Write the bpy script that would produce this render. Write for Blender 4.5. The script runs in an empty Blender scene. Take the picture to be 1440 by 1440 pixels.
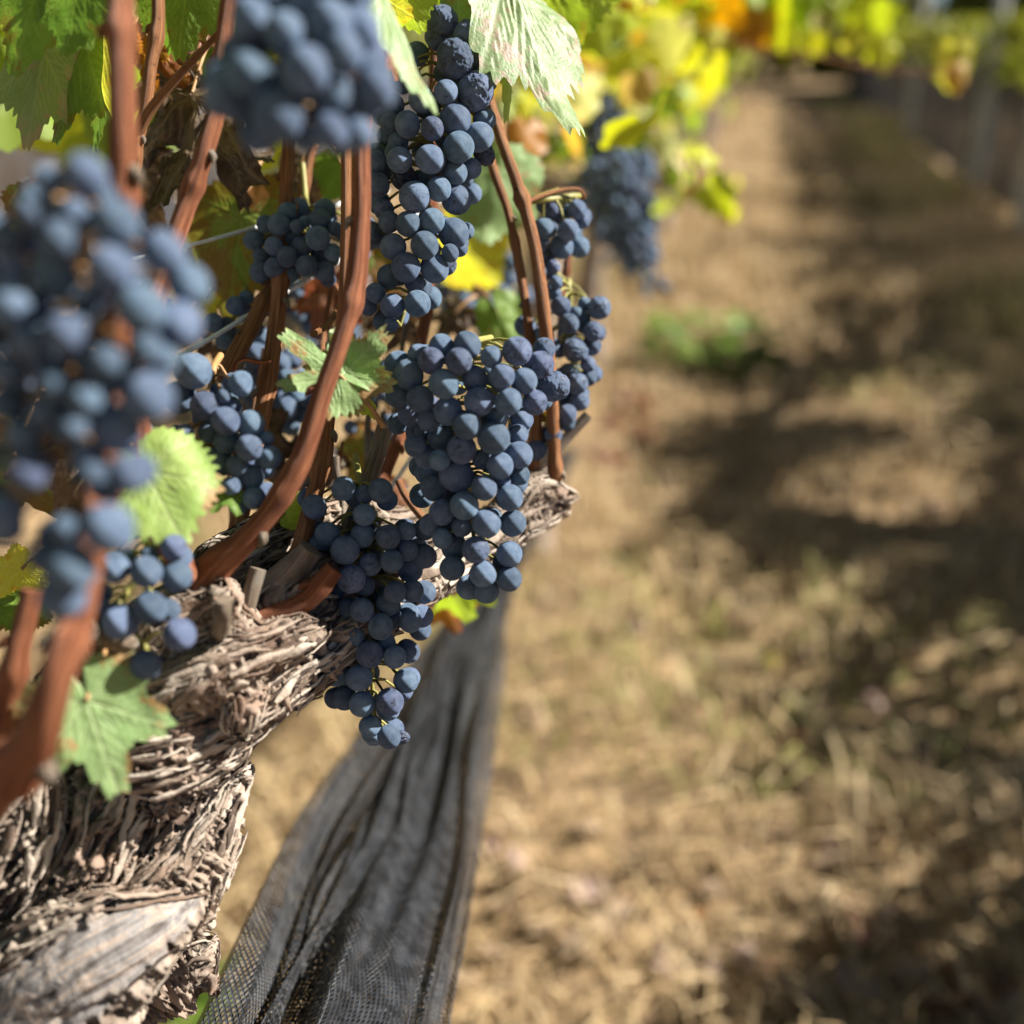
import bpy, math, random
import numpy as np
from mathutils import Vector, Matrix

rnd = random.Random(7)
rng = np.random.default_rng(7)
scene = bpy.context.scene
col = scene.collection

# ------------------------------------------------------------------ camera, sky, sun, exposure
CAM = Vector((0.0, 0.0, 1.10))
YAW, PITCH = math.radians(12.0), math.radians(-23.5)
FPX = 1544.0                                   # focal length in pixels of the 1440 px frame
cy, sy, cp, sp = math.cos(YAW), math.sin(YAW), math.cos(PITCH), math.sin(PITCH)
FWD = Vector((-sy * cp, cy * cp, sp)); RGT = Vector((cy, sy, 0)); UPV = RGT.cross(FWD)
cam_d = bpy.data.cameras.new('camera'); cam = bpy.data.objects.new('camera', cam_d); col.objects.link(cam)
cam.matrix_world = Matrix.Translation(CAM) @ Matrix((RGT, UPV, -FWD)).transposed().to_4x4()
cam_d.sensor_width = 36; cam_d.lens = 36 * FPX / 1440
cam_d.clip_start = 0.02; cam_d.clip_end = 1000
cam_d.dof.use_dof = True; cam_d.dof.focus_distance = 0.515; cam_d.dof.aperture_fstop = 3.1
scene.camera = cam

SUN_DIR = (RGT * 0.77 + UPV * 0.62 - FWD * 0.07).normalized()
el = math.asin(SUN_DIR.z); az = math.atan2(SUN_DIR.x, SUN_DIR.y)
world = bpy.data.worlds.new('World'); scene.world = world; world.use_nodes = True
wn = world.node_tree.nodes; wl = world.node_tree.links
sky = wn.new('ShaderNodeTexSky'); sky.sky_type = 'NISHITA'; sky.sun_disc = False; sky.air_density = .35; sky.dust_density = .2
sky.sun_elevation = el; sky.sun_rotation = az
bg = wn['Background']; bg.inputs[1].default_value = 0.05
wl.new(sky.outputs[0], bg.inputs[0])
sd = bpy.data.lights.new('sun', 'SUN'); sd.energy = 5.0; sd.angle = math.radians(0.53); sd.color = (1.0, 0.955, 0.88)
so = bpy.data.objects.new('sun', sd); col.objects.link(so); so.rotation_euler = SUN_DIR.to_track_quat('Z', 'Y').to_euler()
so.location = (3, 2, 4)
scene.view_settings.view_transform = 'Standard'; scene.view_settings.look = 'None'
scene.view_settings.exposure = 1.45
scene.cycles.transparent_max_bounces = 16
scene.cycles.max_bounces = 8; scene.cycles.diffuse_bounces = 1

def P(x, y, d):                                # point seen at pixel (x, y) at depth d metres
    x, y, d = float(x), float(y), float(d)
    return CAM + d * (FWD + RGT * ((x - 720) / FPX) + UPV * ((720 - y) / FPX))
def proj(p):
    v = Vector(p) - CAM; d = v.dot(FWD)
    return 720 + FPX * v.dot(RGT) / d, 720 - FPX * v.dot(UPV) / d, d
def G(x, y):                                   # ground point seen at pixel
    v = FWD + RGT * ((x - 720) / FPX) + UPV * ((720 - y) / FPX)
    return CAM + v * (-CAM.z / v.z)

# ------------------------------------------------------------------ helpers
def hash3(i, j, k):
    h = (i * 374761393 + j * 668265263 + k * 2147483647 * 3 + 1013) & 0xffffffff
    h = ((h ^ (h >> 13)) * 1274126177) & 0xffffffff
    h = (h ^ (h >> 16)) & 0xffffffff
    return h / 4294967295.0
def vnoise(p):
    p = np.asarray(p, float); i = np.floor(p).astype(np.int64); f = p - i; f = f * f * (3 - 2 * f)
    r = 0
    for a in (0, 1):
        wa = f[:, 0] if a else 1 - f[:, 0]
        for b in (0, 1):
            wb = f[:, 1] if b else 1 - f[:, 1]
            for c in (0, 1):
                wc = f[:, 2] if c else 1 - f[:, 2]
                r = r + wa * wb * wc * hash3(i[:, 0] + a, i[:, 1] + b, i[:, 2] + c)
    return r * 2 - 1
def fbm(p, n=3):
    r = 0; a = 1; s = 0
    for o in range(n):
        r = r + a * vnoise(p * 2 ** o + 17.3 * o); s += a; a *= .5
    return r / s

def tag(o, label=None, cat=None, group=None, kind=None):
    if label: o['label'] = label
    if cat: o['category'] = cat
    if group: o['group'] = group
    if kind: o['kind'] = kind
    return o
def empty(name, loc, label=None, cat=None, group=None):
    o = bpy.data.objects.new(name, None); o.empty_display_size = .02; o.location = loc; col.objects.link(o)
    return tag(o, label, cat, group)
def mesh(name, V, F, mat=None, smooth=True, uv=None, attrs=None):
    me = bpy.data.meshes.new(name)
    me.from_pydata([tuple(v) for v in V], [], [tuple(f) for f in F])
    if smooth: me.polygons.foreach_set('use_smooth', [True] * len(me.polygons))
    if uv is not None:
        l = me.uv_layers.new(name='UVMap'); vi = np.empty(len(me.loops), int); me.loops.foreach_get('vertex_index', vi)
        l.data.foreach_set('uv', np.asarray(uv, float)[vi].ravel())
    for k, v in (attrs or {}).items():
        v = np.asarray(v, float)
        if v.ndim == 2: a = me.attributes.new(k, 'FLOAT_VECTOR', 'POINT'); a.data.foreach_set('vector', v.ravel())
        else: a = me.attributes.new(k, 'FLOAT', 'POINT'); a.data.foreach_set('value', v)
    if mat:
        for m in (mat if isinstance(mat, (list, tuple)) else [mat]): me.materials.append(m)
    me.update()
    return me
def put(name, me, parent=None, loc=None):
    """link a mesh whose vertices are in world space; under a parent it is shifted into the parent's frame"""
    o = bpy.data.objects.new(name, me); col.objects.link(o)
    if loc is not None: o.location = loc
    if parent: o.parent = parent
    return o
def build(name, V, F, mat, parent=None, origin=None, **k):
    V = np.asarray([tuple(v) for v in V], float)
    org = np.array(parent.location if parent and origin is None else (origin if origin is not None else (0, 0, 0)), float)
    if parent and parent.parent: org = org + np.array(parent.parent.location)
    me = mesh(name, V - org, F, mat, **k)
    o = bpy.data.objects.new(name, me); col.objects.link(o)
    if parent: o.parent = parent
    elif origin is not None: o.location = tuple(org)
    return o
def catmull(pts, n):
    pts = [np.array(p, float) for p in pts]
    if len(pts) < 3:
        return [pts[0] + (pts[-1] - pts[0]) * i / n for i in range(n + 1)]
    ext = [2 * pts[0] - pts[1]] + pts + [2 * pts[-1] - pts[-2]]
    m = len(pts) - 1; out = []
    for i in range(n + 1):
        t = i / n * m; k = min(int(t), m - 1); t -= k
        a, b, c, d = ext[k:k + 4]
        out.append(.5 * (2 * b + (c - a) * t + (2 * a - 5 * b + 4 * c - d) * t * t + (3 * b - a - 3 * c + d) * t ** 3))
    return out
def tube(pts4, sides=12, step=.003, rough=0, nodes=(), seed=0, cap=True):
    """pts4: (x, y, z, radius) control points -> V, F, uv"""
    L = sum(np.linalg.norm(np.array(pts4[i + 1][:3]) - np.array(pts4[i][:3])) for i in range(len(pts4) - 1))
    n = max(3, int(L / step)); C = np.array(catmull(pts4, n)); c = C[:, :3]; r = np.maximum(C[:, 3], 1e-5)
    s = np.concatenate([[0], np.cumsum(np.linalg.norm(np.diff(c, axis=0), axis=1))])
    for (t, a) in nodes:
        r = r * (1 + a * np.exp(-((s / s[-1] - t) * s[-1] / .0045) ** 2))
    T = np.gradient(c, axis=0); T /= np.linalg.norm(T, axis=1)[:, None] + 1e-12
    N = np.cross(T[0], (0.3, 0.1, 1)); N /= np.linalg.norm(N); V = []; UV = []
    ang = np.arange(sides) / sides * 2 * math.pi
    for i in range(n + 1):
        N = N - T[i] * N.dot(T[i]); N /= np.linalg.norm(N); B = np.cross(T[i], N)
        rr = np.full(sides, r[i])
        if rough:
            q = np.stack([np.cos(ang) * 1.6 + seed, np.sin(ang) * 1.6, np.full(sides, s[i] * 60)], 1)
            rr = rr * (1 + rough * vnoise(q))
        V.append(c[i] + rr[:, None] * (np.cos(ang)[:, None] * N + np.sin(ang)[:, None] * B))
        UV.append(np.stack([np.abs(ang / math.pi - 1), np.full(sides, s[i] * 10)], 1))
    V = np.concatenate(V); UV = np.concatenate(UV)
    F = [(i * sides + j, i * sides + (j + 1) % sides, (i + 1) * sides + (j + 1) % sides, (i + 1) * sides + j) for i in range(n) for j in range(sides)]
    if cap:
        m = len(V); V = np.concatenate([V, V[:sides], V[-sides:]]); UV = np.concatenate([UV, UV[:sides], UV[-sides:]])
        F += [tuple(m + j for j in range(sides))[::-1], tuple(m + sides + j for j in range(sides))]
    return V, F, UV
class MB:
    def __init__(s): s.V = []; s.F = []; s.U = []; s.n = 0; s.A = []
    def add(s, V, F, U=None, a=0.0):
        V = np.asarray(V, float); s.V.append(V); s.F += [tuple(i + s.n for i in f) for f in F]
        s.U.append(U if U is not None else np.zeros((len(V), 2))); s.A.append(np.full(len(V), a)); s.n += len(V)
    def get(s): return np.concatenate(s.V), s.F, np.concatenate(s.U), np.concatenate(s.A)

# ------------------------------------------------------------------ materials
class NT:
    def __init__(s, name):
        s.m = bpy.data.materials.new(name); s.m.use_nodes = True; s.t = s.m.node_tree; s.n = s.t.nodes; s.n.clear()
        s.out = s.n.new('ShaderNodeOutputMaterial')
    def new(s, k, **a):
        n = s.n.new('ShaderNode' + k)
        for q, v in a.items(): setattr(n, q, v)
        return n
    def ln(s, a, b): s.t.links.new(a, b)
    def noise(s, vec, scale, detail=4, rough=.6, dist=0):
        n = s.new('TexNoise'); n.inputs['Scale'].default_value = scale; n.inputs['Detail'].default_value = detail
        n.inputs['Roughness'].default_value = rough; n.inputs['Distortion'].default_value = dist
        if vec is not None: s.ln(vec, n.inputs['Vector'])
        return n.outputs['Fac']
    def ramp(s, fac, stops):
        r = s.new('ValToRGB'); e = r.color_ramp.elements
        while len(e) < len(stops): e.new(.5)
        for i, (p, c) in enumerate(stops):
            e[i].position = p; e[i].color = (*c, 1) if len(c) == 3 else c
        s.ln(fac, r.inputs[0]); return r.outputs[0]
    def mix(s, fac, a, b, mode='MIX'):
        m = s.new('Mix', data_type='RGBA', blend_type=mode)
        for sock, v in ((m.inputs[0], fac), (m.inputs[6], a), (m.inputs[7], b)):
            if hasattr(v, 'is_linked'): s.ln(v, sock)
            else: sock.default_value = v if not isinstance(v, tuple) else (*v, 1)
        return m.outputs[2]
    def math(s, op, a, b=0.0, clamp=False):
        m = s.new('Math', operation=op, use_clamp=clamp)
        for sock, v in ((m.inputs[0], a), (m.inputs[1], b)):
            if hasattr(v, 'is_linked'): s.ln(v, sock)
            else: sock.default_value = v
        return m.outputs[0]
    def bump(s, h, strength=.5, dist=.001):
        b = s.new('Bump'); b.inputs['Strength'].default_value = strength; b.inputs['Distance'].default_value = dist
        s.ln(h, b.inputs['Height']); return b.outputs[0]
    def obj(s): return s.new('TexCoord').outputs['Object']
    def uv(s): return s.new('TexCoord').outputs['UV']
    def mapping(s, v, sc, loc=None):
        m = s.new('Mapping'); m.inputs['Scale'].default_value = sc
        if loc is not None: s.ln(loc, m.inputs['Location'])
        s.ln(v, m.inputs['Vector']); return m.outputs[0]
    def attr(s, name): return s.new('Attribute', attribute_name=name).outputs['Fac']
    def rand(s): return s.new('ObjectInfo').outputs['Random']
    def pbsdf(s, colr, rough=.6, spec=.3, normal=None, **k):
        b = s.new('BsdfPrincipled')
        for nme, v in (('Base Color', colr), ('Roughness', rough), ('Specular IOR Level', spec), *k.items()):
            if hasattr(v, 'is_linked'): s.ln(v, b.inputs[nme])
            else: b.inputs[nme].default_value = v if not isinstance(v, tuple) else (*v, 1)
        if normal is not None: s.ln(normal, b.inputs['Normal'])
        return b.outputs[0]
    def done(s, sh): s.ln(sh, s.out.inputs[0]); return s.m

def mat_grape(name='grape_skin', wiped=.0, tint=(1, 1, 1)):
    t = NT(name); rn = t.rand(); o = t.obj()
    off = t.new('CombineXYZ'); t.ln(t.math('MULTIPLY', rn, 57.0), off.inputs[0]); t.ln(t.math('MULTIPLY', rn, 31.0), off.inputs[1])
    v = t.mapping(o, (1, 1, 1), off.outputs[0])
    c = lambda a: tuple(x * y for x, y in zip(a, tint))
    bl = t.noise(v, 1.3, 5, .62)
    bloom = t.ramp(bl, [(.28, c((.060, .096, .146))), (.48, c((.103, .160, .228))), (.70, c((.155, .222, .300)))])
    hv = t.new('HueSaturation'); t.ln(bloom, hv.inputs['Color'])
    t.ln(t.math('ADD', t.math('MULTIPLY', rn, .5), .72), hv.inputs['Value'])
    rn2 = t.math('FRACT', t.math('MULTIPLY', rn, 91.7))
    t.ln(t.math('ADD', t.math('MULTIPLY', rn2, .028), .500), hv.inputs['Hue'])
    bloom = hv.outputs[0]
    # rubbed spots where the dark skin shows
    n2 = t.noise(v, 1.9, 6, .7, .8)
    thr = .68 - wiped
    w = t.ramp(n2, [(thr, (0, 0, 0)), (min(.99, thr + .05), (1, 1, 1))])
    sepa = t.new('SeparateXYZ'); t.ln(o, sepa.inputs[0])
    ln = t.new('VectorMath', operation='DISTANCE'); t.ln(o, ln.inputs[0]); ln.inputs[1].default_value = (0, 0, -1)
    dot = t.ramp(ln.outputs['Value'], [(.07, (1, 1, 1)), (.13, (0, 0, 0))])
    speck = t.ramp(t.noise(v, 9, 2, .5), [(.73, (0, 0, 0)), (.76, (1, 1, 1))])
    w2 = t.math('MAXIMUM', t.math('MAXIMUM', w, dot), t.math('MULTIPLY', speck, .5), True)
    fine = t.noise(v, 22, 4, .7)
    colr = t.mix(t.math('MULTIPLY', w2, .8), bloom, (.030, .028, .045))
    colr = t.mix(t.math('MULTIPLY', fine, .12), colr, (.30, .37, .44))
    rgh = t.math('SUBTRACT', .62, t.math('MULTIPLY', w2, .3))
    nb = t.bump(t.math('ADD', t.math('MULTIPLY', bl, .8), t.math('MULTIPLY', fine, .06)), .16, .0015)
    # waxy bloom scatters light evenly right up to the edge of the shade
    p = t.pbsdf(colr, rgh, .28, nb, **{'Diffuse Roughness': 1.0, 'Sheen Weight': .12, 'Sheen Roughness': .5, 'Sheen Tint': (.6, .72, .9)})
    wax = t.new('BsdfToon', component='DIFFUSE'); wax.inputs['Size'].default_value = .86; wax.inputs['Smooth'].default_value = .13
    t.ln(colr, wax.inputs['Color']); t.ln(nb, wax.inputs['Normal'])
    mx = t.new('MixShader'); t.ln(t.math('SUBTRACT', .70, t.math('MULTIPLY', w2, .35)), mx.inputs[0]); t.ln(p, mx.inputs[1]); t.ln(wax.outputs[0], mx.inputs[2])
    return t.done(mx.outputs[0])
def mat_cane(name, a, b, dark, grey=0.0):
    t = NT(name); uv = t.uv(); o = t.obj()
    st = t.noise(t.mapping(uv, (26, 1.2, 1)), 2.2, 5, .65)
    st2 = t.noise(t.mapping(uv, (70, 2.0, 1)), 2.0, 3, .6)
    big = t.noise(o, 28, 3, .5)
    c = t.mix(big, a, b)
    c = t.mix(t.ramp(st, [(.38, (1, 1, 1)), (.58, (0, 0, 0))]), c, dark)
    c = t.mix(t.ramp(t.noise(o, 300, 2, .5), [(.68, (0, 0, 0)), (.74, (1, 1, 1))]), c, tuple(x * .35 for x in dark))
    if grey: c = t.mix(t.ramp(t.noise(o, 60, 3, .6), [(.45, (0, 0, 0)), (.6, (grey, grey, grey))]), c, (.36, .33, .28))
    lon = t.noise(t.mapping(uv, (1.5, .55, 1)), 5.0, 4, .6)
    c = t.mix(t.ramp(lon, [(.42, (0, 0, 0)), (.66, (.75, .75, .75))]), c, tuple(min(1, x * 1.5 + .04) for x in a))
    c = t.mix(t.ramp(st2, [(.5, (0, 0, 0)), (.62, (.6, .6, .6))]), c, dark)
    h = t.math('ADD', t.math('MULTIPLY', st, .6), t.math('MULTIPLY', st2, .5))
    return t.done(t.pbsdf(c, .6, .22, t.bump(h, 1.0, .0022)))
def mat_bark():
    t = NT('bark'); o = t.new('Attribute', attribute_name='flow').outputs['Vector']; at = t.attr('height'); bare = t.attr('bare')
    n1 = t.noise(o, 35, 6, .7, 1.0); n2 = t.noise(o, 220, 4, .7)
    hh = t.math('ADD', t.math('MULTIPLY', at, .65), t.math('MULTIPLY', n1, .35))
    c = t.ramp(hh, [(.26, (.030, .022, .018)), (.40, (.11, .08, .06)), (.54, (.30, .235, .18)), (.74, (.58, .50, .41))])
    c = t.mix(t.math('MULTIPLY', t.ramp(t.noise(o, 14, 3, .5), [(.5, (0, 0, 0)), (.62, (1, 1, 1))]), .55), c, (.30, .19, .13))
    c = t.mix(t.math('MULTIPLY', n2, .35), c, (.13, .095, .08))
    gv = t.new('Attribute', attribute_name='grain').outputs['Vector']
    wv = t.noise(gv, 1.0, 5, .6, .6)
    wood = t.ramp(wv, [(.30, (.035, .028, .024)), (.40, (.13, .11, .10)), (.5, (.25, .235, .225)), (.58, (.36, .28, .22)), (.7, (.44, .39, .35))])
    c = t.mix(bare, c, wood)
    h = t.math('ADD', t.math('MULTIPLY', n1, .5), t.math('MULTIPLY', n2, .5))
    h = t.math('ADD', t.math('MULTIPLY', h, .8), t.math('MULTIPLY', wv, .5))
    return t.done(t.pbsdf(c, .85, .15, t.bump(h, .8, .003)))
def mat_leaf(name, c1, c2, spot, spot_amt=.0, vein=(.45, .5, .2), trans=.45, tc=None, spec=.35, sc=38):
    t = NT(name); o = t.obj(); vn = t.attr('vein')
    rn = t.rand(); off = t.new('CombineXYZ'); t.ln(t.math('MULTIPLY', rn, 9.0), off.inputs[0])
    v = t.mapping(o, (1, 1, 1), off.outputs[0])
    n = t.noise(v, sc, 4, .6); cells = t.new('TexVoronoi', feature='DISTANCE_TO_EDGE'); cells.inputs['Scale'].default_value = 420
    t.ln(v, cells.inputs['Vector'])
    net = t.ramp(cells.outputs['Distance'], [(.02, (1, 1, 1)), (.14, (0, 0, 0))])
    c = t.mix(t.ramp(n, [(.35, (0, 0, 0)), (.65, (1, 1, 1))]), c1, c2)
    c = t.mix(t.math('MULTIPLY', net, .20), c, vein)
    if spot_amt > 0:
        edge = t.attr('edge')
        sn = t.math('ADD', t.noise(v, 55, 5, .68), t.math('MULTIPLY', edge, .16))
        th = .78 - spot_amt * .4
        c = t.mix(t.ramp(sn, [(th, (0, 0, 0)), (min(.99, th + .05), (1, 1, 1))]), c, spot)
    c = t.mix(t.math('MULTIPLY', vn, .75), c, vein)
    h = t.math('SUBTRACT', t.math('ADD', t.math('MULTIPLY', n, .25), t.math('MULTIPLY', cells.outputs['Distance'], 1.0)), t.math('MULTIPLY', vn, .5))
    nb = t.bump(h, .4, .0006)
    p = t.pbsdf(c, .5, spec, nb)
    tr = t.new('BsdfTranslucent'); t.ln(nb, tr.inputs['Normal'])
    cc = t.mix(.55, c, tc or c2, 'MIX'); t.ln(cc, tr.inputs['Color'])
    mx = t.new('MixShader'); mx.inputs[0].default_value = trans
    t.ln(p, mx.inputs[1]); t.ln(tr.outputs[0], mx.inputs[2])
    return t.done(mx.outputs[0])
def mat_foliage(name, stops, trans=.5):
    t = NT(name); a = t.attr('tint'); o = t.obj()
    c = t.ramp(a, stops)
    c = t.mix(t.math('MULTIPLY', t.noise(o, 30, 4, .6), .25), c, (.30, .22, .04))
    p = t.pbsdf(c, .5, .35)
    tr = t.new('BsdfTranslucent'); hs = t.new('HueSaturation'); t.ln(c, hs.inputs['Color']); hs.inputs['Value'].default_value = 1.35; hs.inputs['Saturation'].default_value = 1.08
    t.ln(hs.outputs[0], tr.inputs['Color'])
    mx = t.new('MixShader'); mx.inputs[0].default_value = trans
    t.ln(p, mx.inputs[1]); t.ln(tr.outputs[0], mx.inputs[2]); return t.done(mx.outputs[0])
def mat_plain(name, colr, rough=.6, spec=.3, var=.3, sc=40, metallic=0.0):
    t = NT(name); n = t.noise(t.obj(), sc, 4, .6)
    c = t.mix(n, tuple(x * (1 - var) for x in colr), tuple(min(1, x * (1 + var)) for x in colr))
    return t.done(t.pbsdf(c, rough, spec, t.bump(n, .3, .001), Metallic=metallic))
def mat_net():
    t = NT('netting'); uv = t.uv(); s = t.new('SeparateXYZ'); t.ln(uv, s.inputs[0])
    K = math.pi / .0030
    a = t.math('MULTIPLY', t.math('ADD', s.outputs[0], t.math('MULTIPLY', s.outputs[1], .55)), K)
    b = t.math('MULTIPLY', t.math('SUBTRACT', s.outputs[0], t.math('MULTIPLY', s.outputs[1], .55)), K)
    sa = t.math('ABSOLUTE', t.math('SINE', a)); sb = t.math('ABSOLUTE', t.math('SINE', b))
    mn = t.math('MINIMUM', sa, sb)
    thread = t.math('LESS_THAN', mn, .74)
    o = t.obj()
    gr = t.ramp(t.noise(o, 90, 3, .6), [(.42, (.009, .010, .013)), (.64, (.036, .039, .046))])
    p = t.pbsdf(gr, .52, .38, t.bump(mn, .8, .001))
    tr = t.new('BsdfTransparent'); mx = t.new('MixShader'); t.ln(thread, mx.inputs[0])
    t.ln(tr.outputs[0], mx.inputs[1]); t.ln(p, mx.inputs[2]); return t.done(mx.outputs[0])

M = dict(
    grape=mat_grape(), grape_worn=mat_grape('worn_grape_skin', .14, (1, .93, .98)), shrivel=mat_grape('shrivelled_grape_skin', .24, (.8, .72, .8)),
    cane=mat_cane('red_brown_cane', (.40, .145, .058), (.30, .095, .043), (.14, .042, .022)),
    cane_o=mat_cane('orange_brown_cane', (.50, .23, .09), (.38, .15, .06), (.19, .068, .03)),
    old=mat_cane('old_grey_wood', (.42, .33, .24), (.30, .22, .16), (.10, .07, .05), .8),
    bark=mat_bark(), cutwood=mat_plain('cut_wood', (.50, .42, .33), .8, .1, .35, 300),
    stem=mat_plain('cluster_stem', (.26, .24, .07), .5, .3, .3, 120), stem_r=mat_plain('red_cluster_stem', (.36, .20, .08), .5, .3, .4, 120),
    wire=mat_plain('galvanised_wire', (.74, .76, .78), .42, .6, .25, 260, 0),
    pale=mat_leaf('pale_green_leaf', (.23, .36, .13), (.30, .43, .17), (.34, .20, .08), .32, (.42, .52, .26), .32, (.26, .48, .05)),
    pale_y=mat_leaf('lime_leaf', (.26, .40, .09), (.34, .46, .12), (.42, .26, .12), .18, (.46, .52, .24), .34, (.42, .60, .05)),
    green=mat_leaf('green_leaf', (.12, .22, .035), (.19, .31, .05), (.25, .12, .03), .25, (.30, .42, .10), .42, (.22, .42, .02)),
    gb=mat_leaf('browning_green_leaf', (.13, .20, .03), (.24, .28, .05), (.24, .09, .03), .62, (.22, .34, .08), .42, (.30, .38, .03)),
    yellow=mat_leaf('yellow_leaf', (.66, .60, .05), (.62, .66, .05), (.65, .28, .03), .35, (.75, .74, .25), .5, (.85, .80, .02)),
    bright=mat_leaf('bright_green_leaf', (.35, .52, .04), (.48, .60, .05), (.5, .30, .05), .15, (.6, .7, .2), .5, (.55, .75, .02)),
    orange=mat_leaf('orange_leaf', (.60, .20, .02), (.55, .32, .03), (.20, .06, .02), .5, (.5, .3, .1), .5, (.80, .28, .01)),
    brown=mat_leaf('dry_brown_leaf', (.20, .085, .035), (.30, .12, .05), (.09, .045, .03), .5, (.38, .22, .14), .35, (.50, .10, .02)),
    dark=mat_leaf('dark_dead_leaf', (.075, .050, .028), (.13, .085, .045), (.04, .025, .018), .5, (.20, .15, .10), .2, (.16, .08, .02)),
    bleach=mat_leaf('bleached_leaf', (.17, .27, .10), (.24, .33, .14), (.38, .27, .20), .32, (.34, .40, .22), .30, (.55, .66, .10)),
    net=mat_net(),
)

# ------------------------------------------------------------------ ground and far setting
def h_ground(x, y):
    p = np.stack([x * 1.3, y * 1.3, 0 * x], 1); q = np.stack([x * 7, y * 7, 0 * x + 5], 1)
    return .035 * vnoise(p) + .018 * vnoise(q) * np.exp(-np.hypot(x, y) / 14)
def make_ground():
    gx = np.concatenate([-np.geomspace(300, 3.2, 26), np.linspace(-3, 3, 130), np.geomspace(3.2, 300, 26)])
    gy = np.concatenate([-np.geomspace(60, .6, 12), np.linspace(-.5, 8, 170), np.geomspace(8.1, 500, 50)])
    X, Y = np.meshgrid(gx, gy); x = X.ravel(); y = Y.ravel()
    z = h_ground(x, y) * np.clip(60 / (np.hypot(x, y) + 1), 0, 1)
    z += np.clip(np.hypot(x, y) - 45, 0, 400) * .07 * 0.35
    nx = len(gx); F = [(j * nx + i, j * nx + i + 1, (j + 1) * nx + i + 1, (j + 1) * nx + i) for j in range(len(gy) - 1) for i in range(nx - 1)]
    t = NT('dry_ground'); o = t.obj()
    n1 = t.noise(o, 1.6, 5, .6); n2 = t.noise(o, 9, 6, .7); n3 = t.noise(o, 60, 4, .7)
    c = t.ramp(n2, [(.3, (.13, .085, .05)), (.45, (.28, .19, .105)), (.58, (.46, .31, .165)), (.72, (.58, .41, .24))])
    c = t.mix(t.ramp(n1, [(.62, (0, 0, 0)), (.75, (.4, .4, .4))]), c, (.21, .19, .08))
    c = t.mix(t.math('MULTIPLY', n3, .4), c, (.13, .095, .06))
    m = t.done(t.pbsdf(c, .9, .1, t.bump(t.math('ADD', n2, t.math('MULTIPLY', n3, .4)), 1, .02)))
    o = build('ground', np.stack([x, y, z], 1), F, m); tag(o, kind='structure')
make_ground()

def in_front(x, y): return y > .5
def blades():
    mb = MB(); N = 42000
    t = NT('dry_grass_blades'); a = t.attr('tint')
    c = t.ramp(a, [(.0, (.17, .115, .06)), (.3, (.40, .28, .14)), (.6, (.60, .44, .23)), (.86, (.74, .58, .36)), (.9, (.42, .38, .14)), (1, (.32, .33, .10))])
    p = t.pbsdf(c, .6, .2); tr = t.new('BsdfTranslucent'); t.ln(c, tr.inputs['Color']); mx = t.new('MixShader'); mx.inputs[0].default_value = .3
    t.ln(p, mx.inputs[1]); t.ln(tr.outputs[0], mx.inputs[2]); m = t.done(mx.outputs[0])
    y = .6 + 9.5 * rng.random(N) ** 1.7; x = -1.6 + rng.random(N) * (3.2 + y * .12)
    dens = vnoise(np.stack([x * 3.1, y * 3.1, x * 0 + 2], 1)); keep = dens + rng.random(N) * 1.4 > .15
    x = x[keep]; y = y[keep]; n = len(x); z = h_ground(x, y)
    clump = vnoise(np.stack([x * 5, y * 5, x * 0 + 9], 1)); th = rng.random(n) * 6.283 + clump * 3
    L = (.04 + .10 * rng.random(n)) * (1 + .5 * clump); w = (.0012 + .0018 * rng.random(n)) * (1 + y * .12); lean = .5 + .9 * rng.random(n)
    d = np.stack([np.cos(th), np.sin(th), 0 * th], 1); s = np.stack([-np.sin(th), np.cos(th), 0 * th], 1); b = np.stack([x, y, z - .004], 1)
    up = np.array([0, 0, 1.0]); V = np.zeros((n, 6, 3))
    for k, (f, g, ww) in enumerate(((0, 0, 1), (.55, .75, .8), (1, .95, .15))):
        c0 = b + d * (L * lean * f * f)[:, None] + up * (L * g * (1.15 - .45 * lean * f))[:, None]
        V[:, 2 * k] = c0 - s * (w * ww)[:, None]; V[:, 2 * k + 1] = c0 + s * (w * ww)[:, None]
    F = np.array([[0, 1, 3, 2], [2, 3, 5, 4]])[None] + (np.arange(n) * 6)[:, None, None]
    green = vnoise(np.stack([x * 1.1 + 3, y * 1.1, x * 0 + 4], 1)) > .58
    tint = np.where(green & (rng.random(n) < .35), .9 + .1 * rng.random(n), .86 * rng.random(n))
    o = bpy.data.objects.new('dry_grass', mesh('dry_grass', V.reshape(-1, 3), F.reshape(-1, 4), m, attrs={'tint': np.repeat(tint, 6)})); col.objects.link(o)
    tag(o, 'dry straw coloured grass lying over the aisle soil', 'grass', kind='stuff')
blades()
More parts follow.
